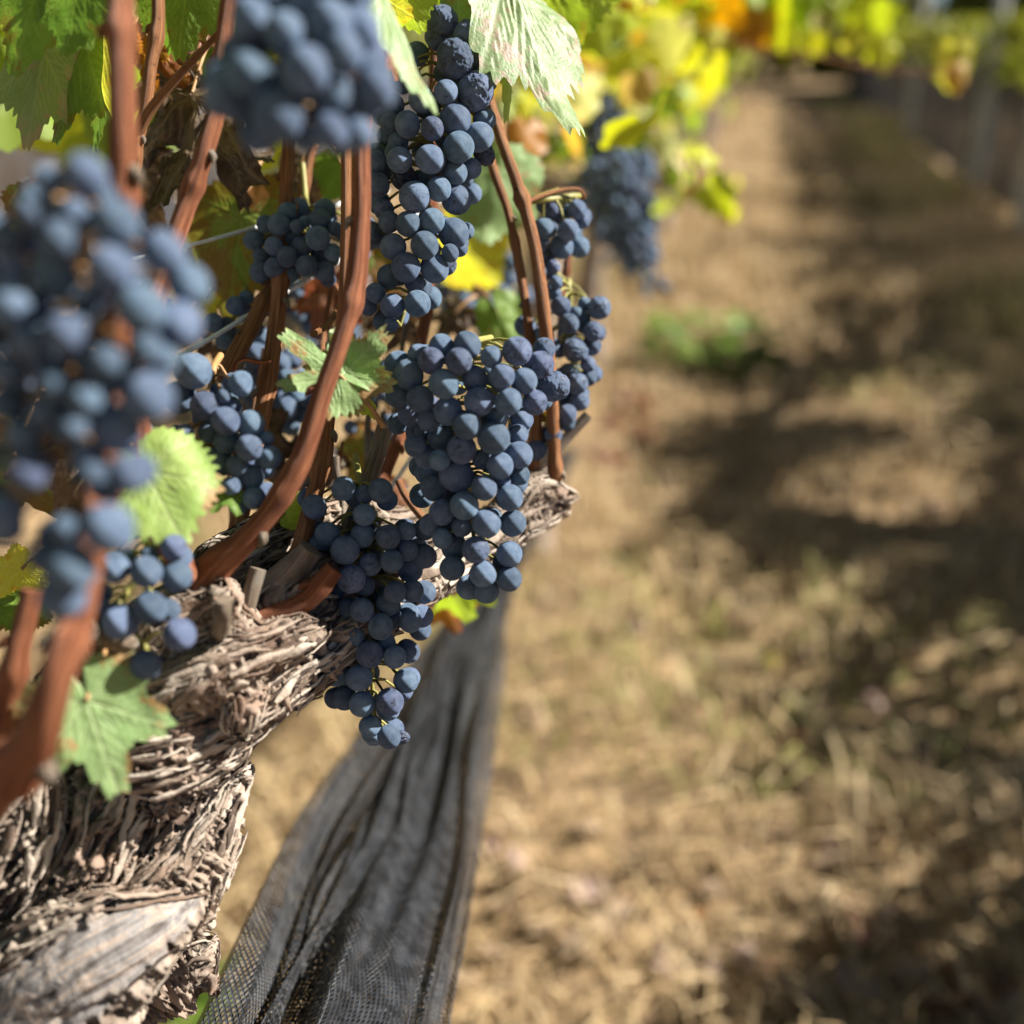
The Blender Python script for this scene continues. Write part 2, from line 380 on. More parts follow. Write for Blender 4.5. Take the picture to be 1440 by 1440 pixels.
def far_grass():
    R = np.random.default_rng(12); N = 16000; y = 4.5 + 20 * R.random(N) ** 1.4; x = -1.3 + 2.9 * R.random(N)
    d = vnoise(np.stack([x * 1.3, y * .8, x * 0 + 6], 1)); k = d + R.random(N) * .9 > .15; x = x[k]; y = y[k]; d = d[k]; n = len(x)
    edge = np.clip(np.abs(x - .15) - .5, 0, 1); L = .04 + (.05 + .16 * edge) * R.random(n) * (1 + d); w = .004 + .0012 * y; th = R.random(n) * 6.283; z = h_ground(x, y)
    b = np.stack([x, y, z], 1); dd = np.stack([np.cos(th), np.sin(th), 0 * th], 1); s_ = np.stack([-np.sin(th), np.cos(th), 0 * th], 1); up = np.array([0, 0, 1.0])
    V = np.stack([b - s_ * w[:, None], b + s_ * w[:, None], b + dd * (L * .6)[:, None] + up * L[:, None]], 1)
    F = np.array([[0, 1, 2]]) + (np.arange(n) * 3)[:, None]; tint = np.where((edge > .25) & (R.random(n) < .45), .9 + .1 * R.random(n), .8 * R.random(n))
    o = bpy.data.objects.new('rough_grass', mesh('rough_grass', V.reshape(-1, 3), F, bpy.data.materials['dry_grass_blades'], attrs={'tint': np.repeat(tint, 3)})); col.objects.link(o)
    tag(o, 'rough dry and olive grass further up the aisle', 'grass', kind='stuff')
far_grass()

# ------------------------------------------------------------------ leaves
def leaf_geo(NR=24, NTH=180, sinus=.25, teeth=.055, nt=38, seed=0, fold=.15, droop=.15, wave=.04, crumple=0.0, wide=1.0, veins=True):
    r_ = random.Random(seed); j = lambda a: 1 + r_.uniform(-a, a)
    ctl = [(0, 1 * j(.04)), (25, (1 - sinus * 1.25) * j(.06)), (52, .86 * j(.07)), (80, (.84 - sinus * 1.0) * j(.06)), (106, .68 * j(.08)), (140, .54 * j(.1)), (164, .45 * j(.1)), (180, .10)]
    ctl2 = [(-a, v * j(.07) if 0 < a < 180 else v) for a, v in ctl[::-1][:-1]]
    cc = ctl2 + ctl; A = np.array([c[0] for c in cc], float); R = np.array([c[1] for c in cc])
    th = np.linspace(-180, 180, NTH, endpoint=False); k = np.clip(np.searchsorted(A, th, 'right') - 1, 0, len(A) - 2)
    f = (th - A[k]) / (A[k + 1] - A[k]); f = .5 - .5 * np.cos(np.pi * f); r = R[k] * (1 - f) + R[k + 1] * f
    ph = (np.abs(th) / 180 * nt * .5 + .3 * vnoise(np.stack([th * .07, th * 0 + seed, th * 0], 1))) % 1
    big = 1 + .5 * vnoise(np.stack([th * .1, th * 0 + seed + 3.3, th * 0], 1))
    r = r * (1 + teeth * big * (1 - np.abs(ph * 2 - 1) * 2) * np.clip((180 - np.abs(th)) / 15, 0, 1))
    rad = (np.arange(NR) + 1) / NR; rad = rad ** .85
    t = np.radians(th); X = (r[None] * rad[:, None] * np.sin(t)[None] * wide).ravel(); Y = (r[None] * rad[:, None] * np.cos(t)[None]).ravel()
    X = np.concatenate([[0], X]); Y = np.concatenate([[0], Y]); E = np.concatenate([[0], np.repeat(rad, NTH)])
    vein = np.zeros(len(X))
    if veins:
        for a, L in ((0, 1), (52, .8), (-52, .8), (106, .6), (-106, .6)):
            aa = math.radians(a); dx, dy = math.sin(aa) * wide, math.cos(aa); s = X * dx + Y * dy; q = np.abs(X * dy - Y * dx)
            w = .016 * np.clip(1.2 - s / L, .25, 1); vein = np.maximum(vein, np.where((s > 0) & (s < L * 1.02), np.clip(1.3 - q / w, 0, 1), 0))
            for i in range(1, 7):
                s0 = L * i / 7.2
                for sg in (-1, 1):
                    b = aa + sg * math.radians(38); ex, ey = math.sin(b) * wide, math.cos(b); xx = X - dx * s0; yy = Y - dy * s0
                    ss = xx * ex + yy * ey; qq = np.abs(xx * ey - yy * ex + .12 * sg * ss * ss); Lb = .34 * L * (1 - .5 * i / 7)
                    vein = np.maximum(vein, np.where((ss > 0) & (ss < Lb), .8 * np.clip(1.3 - qq / .009, 0, 1), 0))
    Z = -fold * np.abs(X) * (1 + .3 * Y) - droop * (X * X + Y * Y) * .6 + wave * vnoise(np.stack([X * 3 + seed, Y * 3, X * 0], 1)) * (.3 + E * 1.3)
    Z += .012 * fbm(np.stack([X * 9 + seed, Y * 9, X * 0 + 1], 1), 2) - .008 * vein
    V = np.stack([X, Y, Z], 1)
    if crumple:
        q = V * 2.6 + seed
        V = V + crumple * np.stack([vnoise(q + 1.7), vnoise(q + 9.1), 1.6 * vnoise(q + 4.4)], 1) * E[:, None] + crumple * .35 * np.stack([vnoise(q * 3), vnoise(q * 3 + 5), vnoise(q * 3 + 8)], 1)
    F = [(0, 1 + i, 1 + (i + 1) % NTH) for i in range(NTH)]
    for a in range(NR - 1):
        o = 1 + a * NTH
        F += [(o + i, o + NTH + i, o + NTH + (i + 1) % NTH, o + (i + 1) % NTH) for i in range(NTH)]
    return V, [f[::-1] for f in F], vein, E

def hero_leaf(junction, tip, mat, label, nrm=(0, 0, -1), pet=None, solid=True, name='vine_leaf', cat='leaf', group=None, **k):
    """junction, tip: (px, py, depth); nrm in camera axes (right, up, forward)"""
    j = P(*junction); y = P(*tip) - j; size = y.length; y.normalize()
    n = RGT * nrm[0] + UPV * nrm[1] + FWD * nrm[2]; n = (n - y * n.dot(y)).normalized(); x = y.cross(n)
    V, F, vein, E = leaf_geo(**k)
    W = np.outer(V[:, 0] * size, np.array(x)) + np.outer(V[:, 1] * size, np.array(y)) + np.outer(V[:, 2] * size, np.array(n))
    root = empty(name, j, label, cat, group)
    me = mesh('blade', W, F, M[mat], attrs={'vein': vein, 'edge': E}); put('blade', me, root)
    if pet is None: pet = [(0, -.45, -.12), (0.02, -.8, -.4)]
    pts = [(0, 0, 0)] + list(pet); q = []
    for i, p in enumerate(pts):
        w = x * p[0] * size + y * p[1] * size + n * p[2] * size; q.append((*(w), .0008 + .0003 * i))
    v, f, u = tube(q, 7, .003); put('petiole', mesh('petiole', v, f, M['stem_r'], uv=u), root)
    return root

LT = {}
def leaf_simple(seed, n=22, rings=2):
    k = (seed, n)
    if k not in LT: LT[k] = leaf_geo(rings, n, .22, .0, 8, seed, .15, .25, .10, veins=False)
    return LT[k]
def add_leaf(mb, p, size, d, nrm, tint, seed, n=22):
    V, F, _, _ = leaf_simple(seed, n); y = np.array(d) / np.linalg.norm(d); nn = np.array(nrm) - y * np.dot(nrm, y); nn /= np.linalg.norm(nn) + 1e-9; x = np.cross(y, nn)
    mb.add(np.array(p) + size * (np.outer(V[:, 0], x) + np.outer(V[:, 1], y) + np.outer(V[:, 2], nn)), F, a=tint)
FOL_Y = mat_foliage('autumn_foliage', [(0, (.10, .18, .03)), (.25, (.30, .44, .05)), (.42, (.54, .60, .05)), (.58, (.62, .58, .06)), (.74, (.46, .52, .28)), (.88, (.56, .30, .04)), (1, (.35, .11, .02))], .5)
FOL_G = mat_foliage('olive_foliage', [(0, (.09, .12, .02)), (.4, (.17, .21, .03)), (.75, (.33, .34, .04)), (.92, (.46, .40, .05)), (1, (.30, .15, .03))], .35)
def foliage_mesh(mb, name, mat, parent):
    V, F, U, A = mb.get(); org = np.array(parent.location)
    return put(name, mesh(name, V - org, F, mat, attrs={'tint': A}), parent)

# ------------------------------------------------------------------ grape clusters
def ico_mesh(name, mat, kind=0):
    n1, n2 = 96, 64; V = []; F = []
    V.append((0, 0, 1))
    for i in range(1, n2):
        a = math.pi * i / n2
        for j in range(n1):
            b = 2 * math.pi * j / n1; V.append((math.sin(a) * math.cos(b), math.sin(a) * math.sin(b), math.cos(a)))
    V.append((0, 0, -1)); V = np.array(V); last = len(V) - 1
    for j in range(n1): F.append((0, 1 + j, 1 + (j + 1) % n1))
    for i in range(n2 - 2):
        o = 1 + i * n1
        F += [(o + j, o + n1 + j, o + n1 + (j + 1) % n1, o + (j + 1) % n1) for j in range(n1)]
    o = 1 + (n2 - 2) * n1
    F += [(last, o + (j + 1) % n1, o + j) for j in range(n1)]
    V = V * (1 + .018 * vnoise(V * 1.4 + kind * 7)[:, None])
    if kind == 1: V = V * (1, 1, 1.07)
    if kind == 2:                                        # dented, drying
        d = .16 * np.abs(fbm(V * 2.6 + 3, 3)) + .05 * np.abs(vnoise(V * 9)); V = V * (1 - d)[:, None] * (1, .93, 1.08)
    if kind == 3:                                        # raisin
        d = .45 * np.abs(fbm(V * 2.4 + 8, 4)); V = V * (1 - d)[:, None] * (.9, .75, 1.1)
    return mesh(name, V, F, mat)
GM = [ico_mesh('grape', M['grape'], 0), ico_mesh('grape_long', M['grape'], 1), ico_mesh('grape_worn', M['grape_worn'], 0), ico_mesh('grape_dented', M['grape_worn'], 2), ico_mesh('grape_shrivelled', M['shrivel'], 3)]

def cluster(data, D, label, top, fill=20, bulge=.8, stemmat='stem', group='ripe grape clusters', axis=None, worn=.08, stem_top=None, maxn=100, seed=1, halo=1.1, rs=1.0):
    """data: (px, py, r px[, kind]) front grapes; D: depth of the cluster's middle; top: px point it hangs from (px, py, depth)"""
    R_ = random.Random(seed); n = len(data)
    ys = np.array([d[1] for d in data], float); xs = np.array([d[0] for d in data], float)
    y0, y1 = ys.min() - 1, ys.max() + 1; NB = 7
    def cen(y):                                           # centre line and half width by height
        w = np.exp(-((ys - y) / ((y1 - y0) / NB + 12)) ** 2); m = (w * xs).sum() / w.sum()
        hw = np.sqrt((w * (xs - m) ** 2).sum() / w.sum()) * 1.6 + 8; return m, hw
    placed = []                                           # (x,y,d,R, kind)
    for it in data:
        x, y, r = it[0], it[1], it[2] * rs * 1.03; m, hw = cen(y); u = max(-1, min(1, (x - m) / hw))
        d = D - bulge * hw * math.sqrt(max(0, 1 - u * u)) * D / FPX + R_.uniform(-.001, .001)
        for _ in range(60):
            R = r * d / FPX; p = P(x, y, d); ok = True
            for (q, Q, _k) in placed:
                if (p - q).length < .93 * (R + Q): ok = False; break
            if ok: break
            d += .0008
        kind = it[3] if len(it) > 3 else (2 if R_.random() < worn else (1 if R_.random() < .35 else 0))
        placed.append((p, R, kind))
    meanR = sum(q[1] for q in placed) / n; tries = 0; want = min(fill, maxn - n); k = 0
    while k < want and tries < want * 60:
        tries += 1; b = R_.randrange(n); x = xs[b] + R_.uniform(-1, 1) * data[b][2] * halo; y = ys[b] + R_.uniform(-.8, .8) * data[b][2] * halo
        if xs.min() - 3 < x < xs.max() + 3 and y0 < y < y1:
            m, hw = cen(y)
            if abs(x - m) > hw: continue
            d = D + R_.uniform(-.2, 1.0) * hw * D / FPX * bulge; R = meanR * R_.uniform(.88, 1.08); p = P(x, y, d)
            if all((p - q).length > .86 * (R + Q) for q, Q, _k in placed): placed.append((p, R, 0)); k += 1
    org = P(*top); root = empty('grape_cluster', org, label, 'grape cluster', group)
    for p, R, kind in placed:
        o = bpy.data.objects.new('grape', GM[kind]); col.objects.link(o); o.parent = root
        o.location = p - org; q_ = R * (1, 1, 1, 1.12, 1.35)[kind]; o.scale = (q_, q_, q_)
        o.rotation_euler = (R_.uniform(-1.3, .9) , R_.uniform(-.8, .8), R_.uniform(0, 6.28)) if kind < 3 else (R_.uniform(0, 3), R_.uniform(0, 3), 0)
    # stalk with a short footstalk to every grape
    mb = MB(); ax = [(*org, .0017)]
    for i in range(NB + 1):
        y = y0 + (y1 - y0) * i / NB; m, hw = cen(y)
        ax.append((*P(m, y, D + .002), .0016 - .0008 * i / NB))
    if stem_top: ax = [(*P(*s), .0017) for s in stem_top] + ax
    mb.add(*tube(ax, 8, .004)); axp = np.array(catmull(ax, 60))[:, :3]
    for p, R, kind in placed:
        pv = np.array(p); up = pv + np.array([0, 0, .5 * R]); j = int(np.argmin(np.linalg.norm(axp - up - np.array([0, 0, R]), axis=1))); a = axp[j]
        dd = (a - pv); L = np.linalg.norm(dd)
        if L < 1e-4: continue
        s = pv + dd / L * R * .9; mid = (s + a) / 2 + np.array([0, 0, .12 * L])
        mb.add(*tube([(*s, .0011), (*(s + (mid - s) * .15), .0007), (*mid, .0007), (*a, .0009)], 5, .004, cap=False))
    V, F, U, _ = mb.get(); put('stem', mesh('stem', V - np.array(org), F, M[stemmat], uv=U), root)
    return root

A_ = [(657, 599, 19.6), (694, 616, 22.5, 3 * 0 + 1), (673, 565, 20.5, 2), (630, 578, 20), (624, 540, 20.5), (645, 508, 18.6, 2), (606, 507, 18, 2), (575, 527, 20.5), (727, 494, 20.5, 2), (737, 536, 18.3), (752, 566, 17.5),
      (649, 632, 20.5), (642, 669, 23), (653, 711, 20), (684, 736, 20), (703, 655, 18.5), (730, 640, 19), (721, 736, 18), (669, 773, 19), (679, 807, 18.6), (716, 779, 18), (684, 831, 17.5), (716, 814, 17.5), (717, 700, 18.5), (681, 686, 17),
      (760, 513, 19, 2), (778, 543, 20, 3), (621, 489, 18), (657, 486, 19), (668, 533, 17.5), (706, 529, 17.5), (715, 565, 18.3), (591, 561, 19), (560, 513, 19), (589, 500, 16), (691, 502, 15.5), (765, 491, 16, 2),
      (560, 556, 17), (699, 587, 14.5), (603, 591, 16), (619, 616, 18), (728, 611, 14), (734, 590, 16), (584, 628, 15), (600, 642, 17), (618, 647, 15), (678, 646, 14), (578, 582, 18), (596, 607, 13), (731, 668, 14),
      (690, 731, 17), (659, 826, 17), (636, 799, 17.5), (639, 770, 18), (649, 741, 14), (621, 721, 18), (606, 738, 16), (610, 686, 18), (600, 664, 17), (706, 677, 13), (590, 656, 15), (622, 757, 14), (706, 790, 12, 3)]
B_ = [(485, 774, 19.8), (494, 814, 19.8), (447, 823, 18), (430, 793, 19), (460, 751, 17), (510, 753, 16.6), (546, 755, 17.3), (551, 789, 16), (520, 794, 16), (556, 833, 15.5), (546, 849, 17), (509, 858, 16.5), (535, 881, 17.5), (520, 920, 19), (505, 953, 18.4),
      (548, 987, 19.3, 2), (509, 990, 18), (473, 947, 17.7), (571, 957, 17.3), (485, 982, 16.7), (555, 924, 16), (575, 917, 15.5), (577, 874, 15.5), (520, 1021, 15.3), (547, 1036, 16), (563, 1037, 9, 4), (498, 897, 15), (573, 774, 15), (597, 782, 16.5),
      (577, 802, 17), (580, 831, 15.5), (490, 859, 17), (473, 840, 18), (447, 770, 15), (513, 824, 14), (480, 885, 15), (487, 916, 14), (542, 904, 14), (556, 871, 12), (483, 687, 16), (442, 713, 16.5), (535, 690, 17), (513, 695, 13), (512, 724, 15), (572, 747, 13)]
C_ = [(640, 83, 24, 3), (668, 128, 23, 3), (583, 277, 21.5, 2), (645, 207, 21), (640, 168, 22), (605, 224, 19.5), (617, 266, 17), (642, 281, 20.5), (574, 315, 17.5), (607, 311, 18), (638, 328, 21), (597, 345, 19.3), (571, 376, 20.5), (611, 378, 19), (587, 427, 18.3), (552, 430, 17), (553, 347, 18),
      (673, 193, 20), (640, 243, 17), (623, 28, 18, 3), (618, 52, 17.5, 3), (657, 48, 17, 3), (670, 85, 12, 4), (680, 116, 16, 3), (593, 140, 18), (627, 130, 17), (577, 108, 15), (575, 87, 13), (573, 175, 17.5), (608, 181, 16.5, 2), (681, 168, 16), (562, 225, 17.5),
      (550, 173, 15), (553, 147, 15), (681, 217, 14, 4), (663, 237, 14), (528, 228, 15), (568, 249, 17, 4), (530, 260, 17), (655, 325, 12), (627, 372, 15), (633, 356, 12), (547, 389, 16.5), (528, 412, 14), (547, 312, 15), (540, 295, 14), (518, 432, 12), (550, 457, 10), (522, 330, 14), (583, 397, 14), (541, 240, 14), (560, 200, 14), (646, 350, 11)]
D_ = [(843, 433, 16, 2), (789, 431, 14), (800, 455, 14, 2), (834, 466, 12.5, 3), (809, 492, 16.5, 3), (832, 486, 14, 2), (766, 472, 13), (827, 512, 11, 2), (811, 539, 15.5, 2), (815, 564, 14, 2), (797, 583, 14), (778, 611, 12.5, 2), (754, 633, 14.5, 2), (738, 458, 15), (778, 490, 10), (782, 397, 9), (781, 413, 9), (810, 440, 9), (800, 519, 8), (827, 531, 12), (794, 560, 13), (790, 530, 13), (822, 428, 10), (820, 450, 11), (765, 612, 8, 4)]
E_ = [(776, 296, 13), (767, 288, 13.4), (764, 322, 15.6), (799, 324, 14.4), (790, 347, 16), (814, 347, 15), (812, 295, 13), (819, 311, 10), (758, 347, 10), (760, 361, 8), (771, 360, 11), (763, 383, 8), (778, 375, 10), (790, 300, 9)]
F_ = [(447, 335, 17), (392, 316, 15.5), (405, 300, 14), (356, 338, 13), (450, 309, 15), (431, 374, 15), (404, 361, 14), (424, 347, 13.5), (386, 376, 14), (456, 381, 14.5), (414, 334, 13), (385, 346, 13), (366, 383, 14), (409, 385, 12), (417, 318, 9), (449, 359, 12), (468, 355, 12), (457, 295, 15), (419, 294, 15.5), (373, 315, 12), (367, 360, 11), (471, 322, 10), (461, 392, 11), (428, 312, 8), (515, 318, 13), (519, 338, 13), (510, 356, 11)]
G_ = [(331, 430, 13), (372, 431, 13.5), (300, 454, 13), (346, 419, 10), (319, 458, 12), (345, 470, 12), (315, 480, 12)]
H_ = [(403, 575, 16), (417, 557, 14), (410, 600, 12.5), (425, 583, 12), (405, 535, 16), (430, 540, 14), (390, 537, 12), (367, 473, 15), (362, 500, 17), (358, 522, 16), (362, 550, 13), (393, 560, 12), (395, 510, 14), (440, 565, 12), (345, 500, 13), (388, 590, 12), (345, 528, 12)]
I_ = [(272, 522, 25), (288, 571, 20.5, 2), (252, 559, 21), (339, 540, 17), (317, 592, 19), (353, 596, 19), (350, 630, 18.5), (318, 621, 17), (379, 643, 16.5), (334, 655, 15.5), (353, 671, 17), (357, 700, 16), (307, 649, 20, 3), (315, 557, 10), (325, 569, 9), (375, 616, 10), (352, 651, 10), (337, 713, 11), (260, 608, 12.5), (252, 637, 12), (232, 617, 11), (232, 650, 9, 4), (294, 608, 15), (325, 683, 13), (300, 585, 12)]
J_ = [(206, 804, 22), (248, 810, 21.5), (212, 855, 23), (169, 874, 25), (252, 892, 22.5, 2), (205, 935, 21), (161, 799, 21), (141, 850, 13), (145, 832, 12), (245, 770, 18), (210, 780, 12), (180, 785, 12), (133, 868, 14)]
K_ = [(120, 245, 29), (163, 312, 32), (68, 253, 21), (44, 300, 22), (7, 336, 23), (86, 340, 28), (156, 376, 30), (231, 355, 29), (265, 400, 29), (78, 389, 31), (18, 429, 34), (200, 433, 33), (252, 456, 31), (95, 470, 33), (207, 558, 36), (163, 603, 35), (180, 667, 27), (153, 743, 35), (100, 798, 34), (88, 838, 32), (138, 411, 18), (207, 490, 22), (80, 543, 22), (150, 507, 26), (10, 520, 22), (7, 570, 19), (103, 600, 20), (40, 665, 26), (7, 720, 26), (130, 667, 17), (93, 743, 18), (233, 503, 18), (40, 480, 22), (117, 640, 18), (30, 610, 22), (45, 340, 20), (140, 275, 22), (60, 580, 20), (120, 560, 22), (150, 540, 20), (-25, 480, 28), (-30, 380, 28), (-20, 640, 26), (125, 505, 22), (60, 510, 20), (20, 380, 22), (50, 430, 24), (125, 430, 20), (105, 300, 20)]
L_ = [(430, 100, 33), (390, 163, 35), (350, 103, 31), (312, 117, 26), (470, 140, 30), (483, 75, 28), (527, 127, 29), (465, 185, 25), (503, 187, 23), (353, 25, 28), (465, 35, 32), (400, 45, 28), (505, 40, 29), (520, 82, 26), (345, 62, 24), (430, 5, 30), (380, 0, 28), (495, 0, 28), (335, 145, 24), (430, 193, 20), (410, 130, 24), (370, 195, 18, 3), (345, -20, 26), (460, -30, 28), (410, -45, 28), (500, -45, 26)]
M_ = [(640, 400, 14), (665, 393, 13), (655, 425, 14), (690, 430, 14), (706, 414, 14), (690, 393, 12), (722, 441, 13), (640, 430, 12), (625, 408, 12), (702, 452, 13), (675, 452, 13), (715, 392, 13), (736, 415, 13), (652, 447, 12), (668, 410, 12), (628, 432, 12), (680, 470, 11), (730, 462, 13), (718, 368, 12)]
cA = cluster(A_, .503, 'large shouldered blue grape cluster in sharp focus in front of the old arm', (690, 475, .535), 45, seed=11)
cB = cluster(B_, .515, 'shaded dark blue grape cluster hanging lowest in front of the arm', (505, 680, .515), 55, seed=12, stem_top=[(500, 640, .54)])
cC = cluster(C_, .535, 'long grape cluster with wrinkled top berries under the narrow leaf', (610, 0, .53), 48, seed=13, stem_top=[(600, -40, .53)])
cD = cluster(D_, .60, 'ragged grape cluster with dull dusty berries above the grey dead cane', (800, 400, .62), 18, seed=14, stem_top=[(775, 380, .62)])
cE = cluster(E_, .60, 'small grape cluster hanging from a curled tendril beside the twin canes', (815, 275, .60), 8, seed=15, stem_top=[(785, 268, .59), (745, 283, .575)])
cF = cluster(F_, .57, 'small round grape cluster tucked behind the thick curved cane', (430, 285, .585), 22, seed=16, stem_top=[(425, 230, .59)])
cG = cluster(G_, .575, 'few dark shaded grapes hanging beneath the bright steel wire', (345, 405, .585), 4, seed=17)
cH = cluster(H_, .64, 'deeply shaded grape cluster behind the lobed leaf', (390, 455, .65), 16, seed=18)
cI = cluster(I_, .475, 'half lit grape cluster with a purple shrivelled berry above the round leaf', (310, 500, .50), 18, seed=19, stemmat='stem_r')
cJ = cluster(J_, .425, 'small grape cluster with yellow stems hanging against the trunk', (200, 750, .44), 5, seed=20)
cK = cluster(K_, .305, 'very large blurred grape cluster nearest the camera with orange stems', (125, 225, .33), 50, seed=21, stemmat='stem_r', bulge=.65)
cL = cluster(L_, .335, 'blurred round grape cluster hanging in from the top of the photo', (420, -90, .35), 30, seed=22, stemmat='stem_r', bulge=.8)
cM = cluster(M_, .92, 'blurred grape cluster behind the twin canes on the next part of the row', (690, 350, .93), 12, seed=23, rs=1.0)

def dup_cluster(src, loc, s, label, rz=0):
    r = src.copy(); col.objects.link(r); r.location = loc; r.scale = (s, s, s); r.rotation_euler = (0, 0, rz); r['label'] = label
    for ch in list(src.children):
        c = ch.copy(); col.objects.link(c); c.parent = r
    return r
for src, (x, y, d), s, lb, rz in [
    (cA, (842, 225, 1.25), 1.1, 'blurred grape cluster in the next vine beside the yellow leaves', .6),
    (cB, (835, 140, 1.25), 1.0, 'blurred grape cluster partly covered by yellow leaves, upper one of the next vine', 1.9),
    (cC, (838, 215, 1.5), 1.1, 'dim blurred grape cluster behind the others of the next vine', 2.6),
    (cB, (378, 300, .70), .95, 'black looking grape cluster in deep shade behind the spiral wire', 2.0),
    (cI, (470, 520, .68), .95, 'black looking grape cluster in deep shade right of the thick curved cane', 1.2),
    (cD, (850, 300, 1.35), 1.3, 'blurred reddish grey grape cluster lowest on the next vine', 2.2)]:
    dup_cluster(src, P(x, y, d), s, lb, rz)

# ------------------------------------------------------------------ the near vine: trunk, arm, canes
vine = empty('grapevine', P(60, 1900, .55), 'old gnarled grapevine with shaggy grey bark and red brown canes', 'grapevine')
def pm(pts, dr=0):                                        # (px, py, depth, radius px) -> metric
    return [(*P(x, y, d), r * d / FPX) for x, y, d, r in pts]
def woody(name, chains, vox, bare=None, seed=0, amp=1.0):
    mb = MB(); samples = []
    base = bpy.data.meshes.new('b')
    import bmesh
    bm = bmesh.new()
    for ch in chains:
        c4 = pm(ch); L = sum((Vector(c4[i + 1][:3]) - Vector(c4[i][:3])).length for i in range(len(c4) - 1))
        rm = min(c[3] for c in c4); n = max(4, int(L / (rm * .28)))
        C = np.array(catmull(c4, n)); T = np.gradient(C[:, :3], axis=0); T /= np.linalg.norm(T, axis=1)[:, None]
        for c, tt in zip(C, T):
            bmesh.ops.create_icosphere(bm, subdivisions=3, radius=max(c[3], .002), matrix=Matrix.Translation(c[:3]))
            samples.append((c, tt))
    bm.to_mesh(base); bm.free()
    o = bpy.data.objects.new('tmp', base); col.objects.link(o)
    md = o.modifiers.new('r', 'REMESH'); md.mode = 'VOXEL'; md.voxel_size = vox
    dg = bpy.context.evaluated_depsgraph_get(); me = bpy.data.meshes.new_from_object(o.evaluated_get(dg))
    col.objects.unlink(o); bpy.data.objects.remove(o)
    n = len(me.vertices); V = np.empty(n * 3); me.vertices.foreach_get('co', V); V = V.reshape(-1, 3)
    Fs = [tuple(p.vertices) for p in me.polygons]
    S = np.array([s[0] for s in samples]); TT = np.array([s[1] for s in samples])
    # laplacian smoothing of the union
    e = np.empty(len(me.edges) * 2, int); me.edges.foreach_get('vertices', e); e = e.reshape(-1, 2)
    for _ in range(6):
        acc = np.zeros_like(V); cnt = np.zeros(n)
        for a, b in ((0, 1), (1, 0)):
            np.add.at(acc, e[:, a], V[e[:, b]]); np.add.at(cnt, e[:, a], 1)
        V = .5 * V + .5 * acc / cnt[:, None]
    fa = np.array([f[:3] for f in Fs]); fn = np.cross(V[fa[:, 1]] - V[fa[:, 0]], V[fa[:, 2]] - V[fa[:, 0]]); MN = np.zeros_like(V)
    for f_ in range(3): np.add.at(MN, fa[:, f_], fn)
    MN /= np.linalg.norm(MN, axis=1)[:, None] + 1e-12
    tan = np.zeros_like(V); rad = np.zeros(n); NC = np.zeros_like(V)
    for i in range(0, n, 20000):
        q = V[i:i + 20000]; dd = (np.linalg.norm(q[:, None] - S[None, :, :3], axis=2) / S[None, :, 3])
        w = np.exp(-(dd - dd.min(1)[:, None]) * 6); w /= w.sum(1)[:, None]
        tan[i:i + 20000] = w @ TT; NC[i:i + 20000] = w @ S[:, :3]; rad[i:i + 20000] = w @ S[:, 3]
    tan /= np.linalg.norm(tan, axis=1)[:, None] + 1e-9; nor = V - NC; nor -= tan * (nor * tan).sum(1)[:, None] * .7; nor /= np.linalg.norm(nor, axis=1)[:, None] + 1e-9
    warp = .010 * np.stack([fbm(V * 40 + 3 + seed), fbm(V * 40 + 13), fbm(V * 40 + 31)], 1)
    Q = V + warp * 1.3; Q = Q - tan * (Q * tan).sum(1)[:, None] * .84
    r1 = 1 - np.abs(fbm(Q * 75 + seed, 3)) * 2.4; r2 = 1 - np.abs(fbm(Q * 210 + V * 60 + 5, 3)) * 2.2; lump = fbm(V * 28 + seed * 3, 3)
    sc = np.clip(rad / .03, .35, 1.15) * amp
    b = bare(V) if bare else np.zeros(n)
    steps = np.floor((fbm(V * 60 + 9, 2) + r1 * .5) * 4) / 4
    ax_ = np.array(P(275, 1270, .462)) - np.array(P(10, 1440, .425)); ax_ /= np.linalg.norm(ax_); e1 = np.cross(ax_, np.array(FWD)); e1 /= np.linalg.norm(e1); e2 = np.cross(ax_, e1)
    W_ = V + .006 * np.stack([fbm(V * 22, 2), fbm(V * 22 + 4, 2), fbm(V * 22 + 8, 2)], 1)
    GR = np.stack([W_ @ e1 * 230, W_ @ e2 * 230, W_ @ ax_ * 9], 1); gr_ = fbm(GR * .55, 3); crack = np.clip(.12 - np.abs(fbm(GR * .35 + 9, 2)), 0, .12) / .12
    b_d = b * sc * (.0020 * gr_ - .0030 * crack)
    d = b_d + sc * (.0085 * lump * (1 - .9 * b) + (1 - b) * (.0062 * r1 + .0034 * r2 + .0046 * steps) + b * (.0006 * r1 + .0003 * r2 + .001) - .002)
    V2 = V + nor * d[:, None] + (1 - b)[:, None] * .0004 * np.stack([vnoise(V * 500), vnoise(V * 500 + 7), vnoise(V * 500 + 3)], 1)
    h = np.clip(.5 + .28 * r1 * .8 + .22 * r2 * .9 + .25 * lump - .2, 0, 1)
    VC = V - np.array(P(250, 1000, .5)); FL = VC - tan * (VC * tan).sum(1)[:, None] * (.80 + .14 * b)[:, None]
    org = np.array(vine.location)
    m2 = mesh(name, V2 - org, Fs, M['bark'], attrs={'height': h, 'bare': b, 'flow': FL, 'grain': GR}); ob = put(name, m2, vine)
    return ob, V2, MN, tan
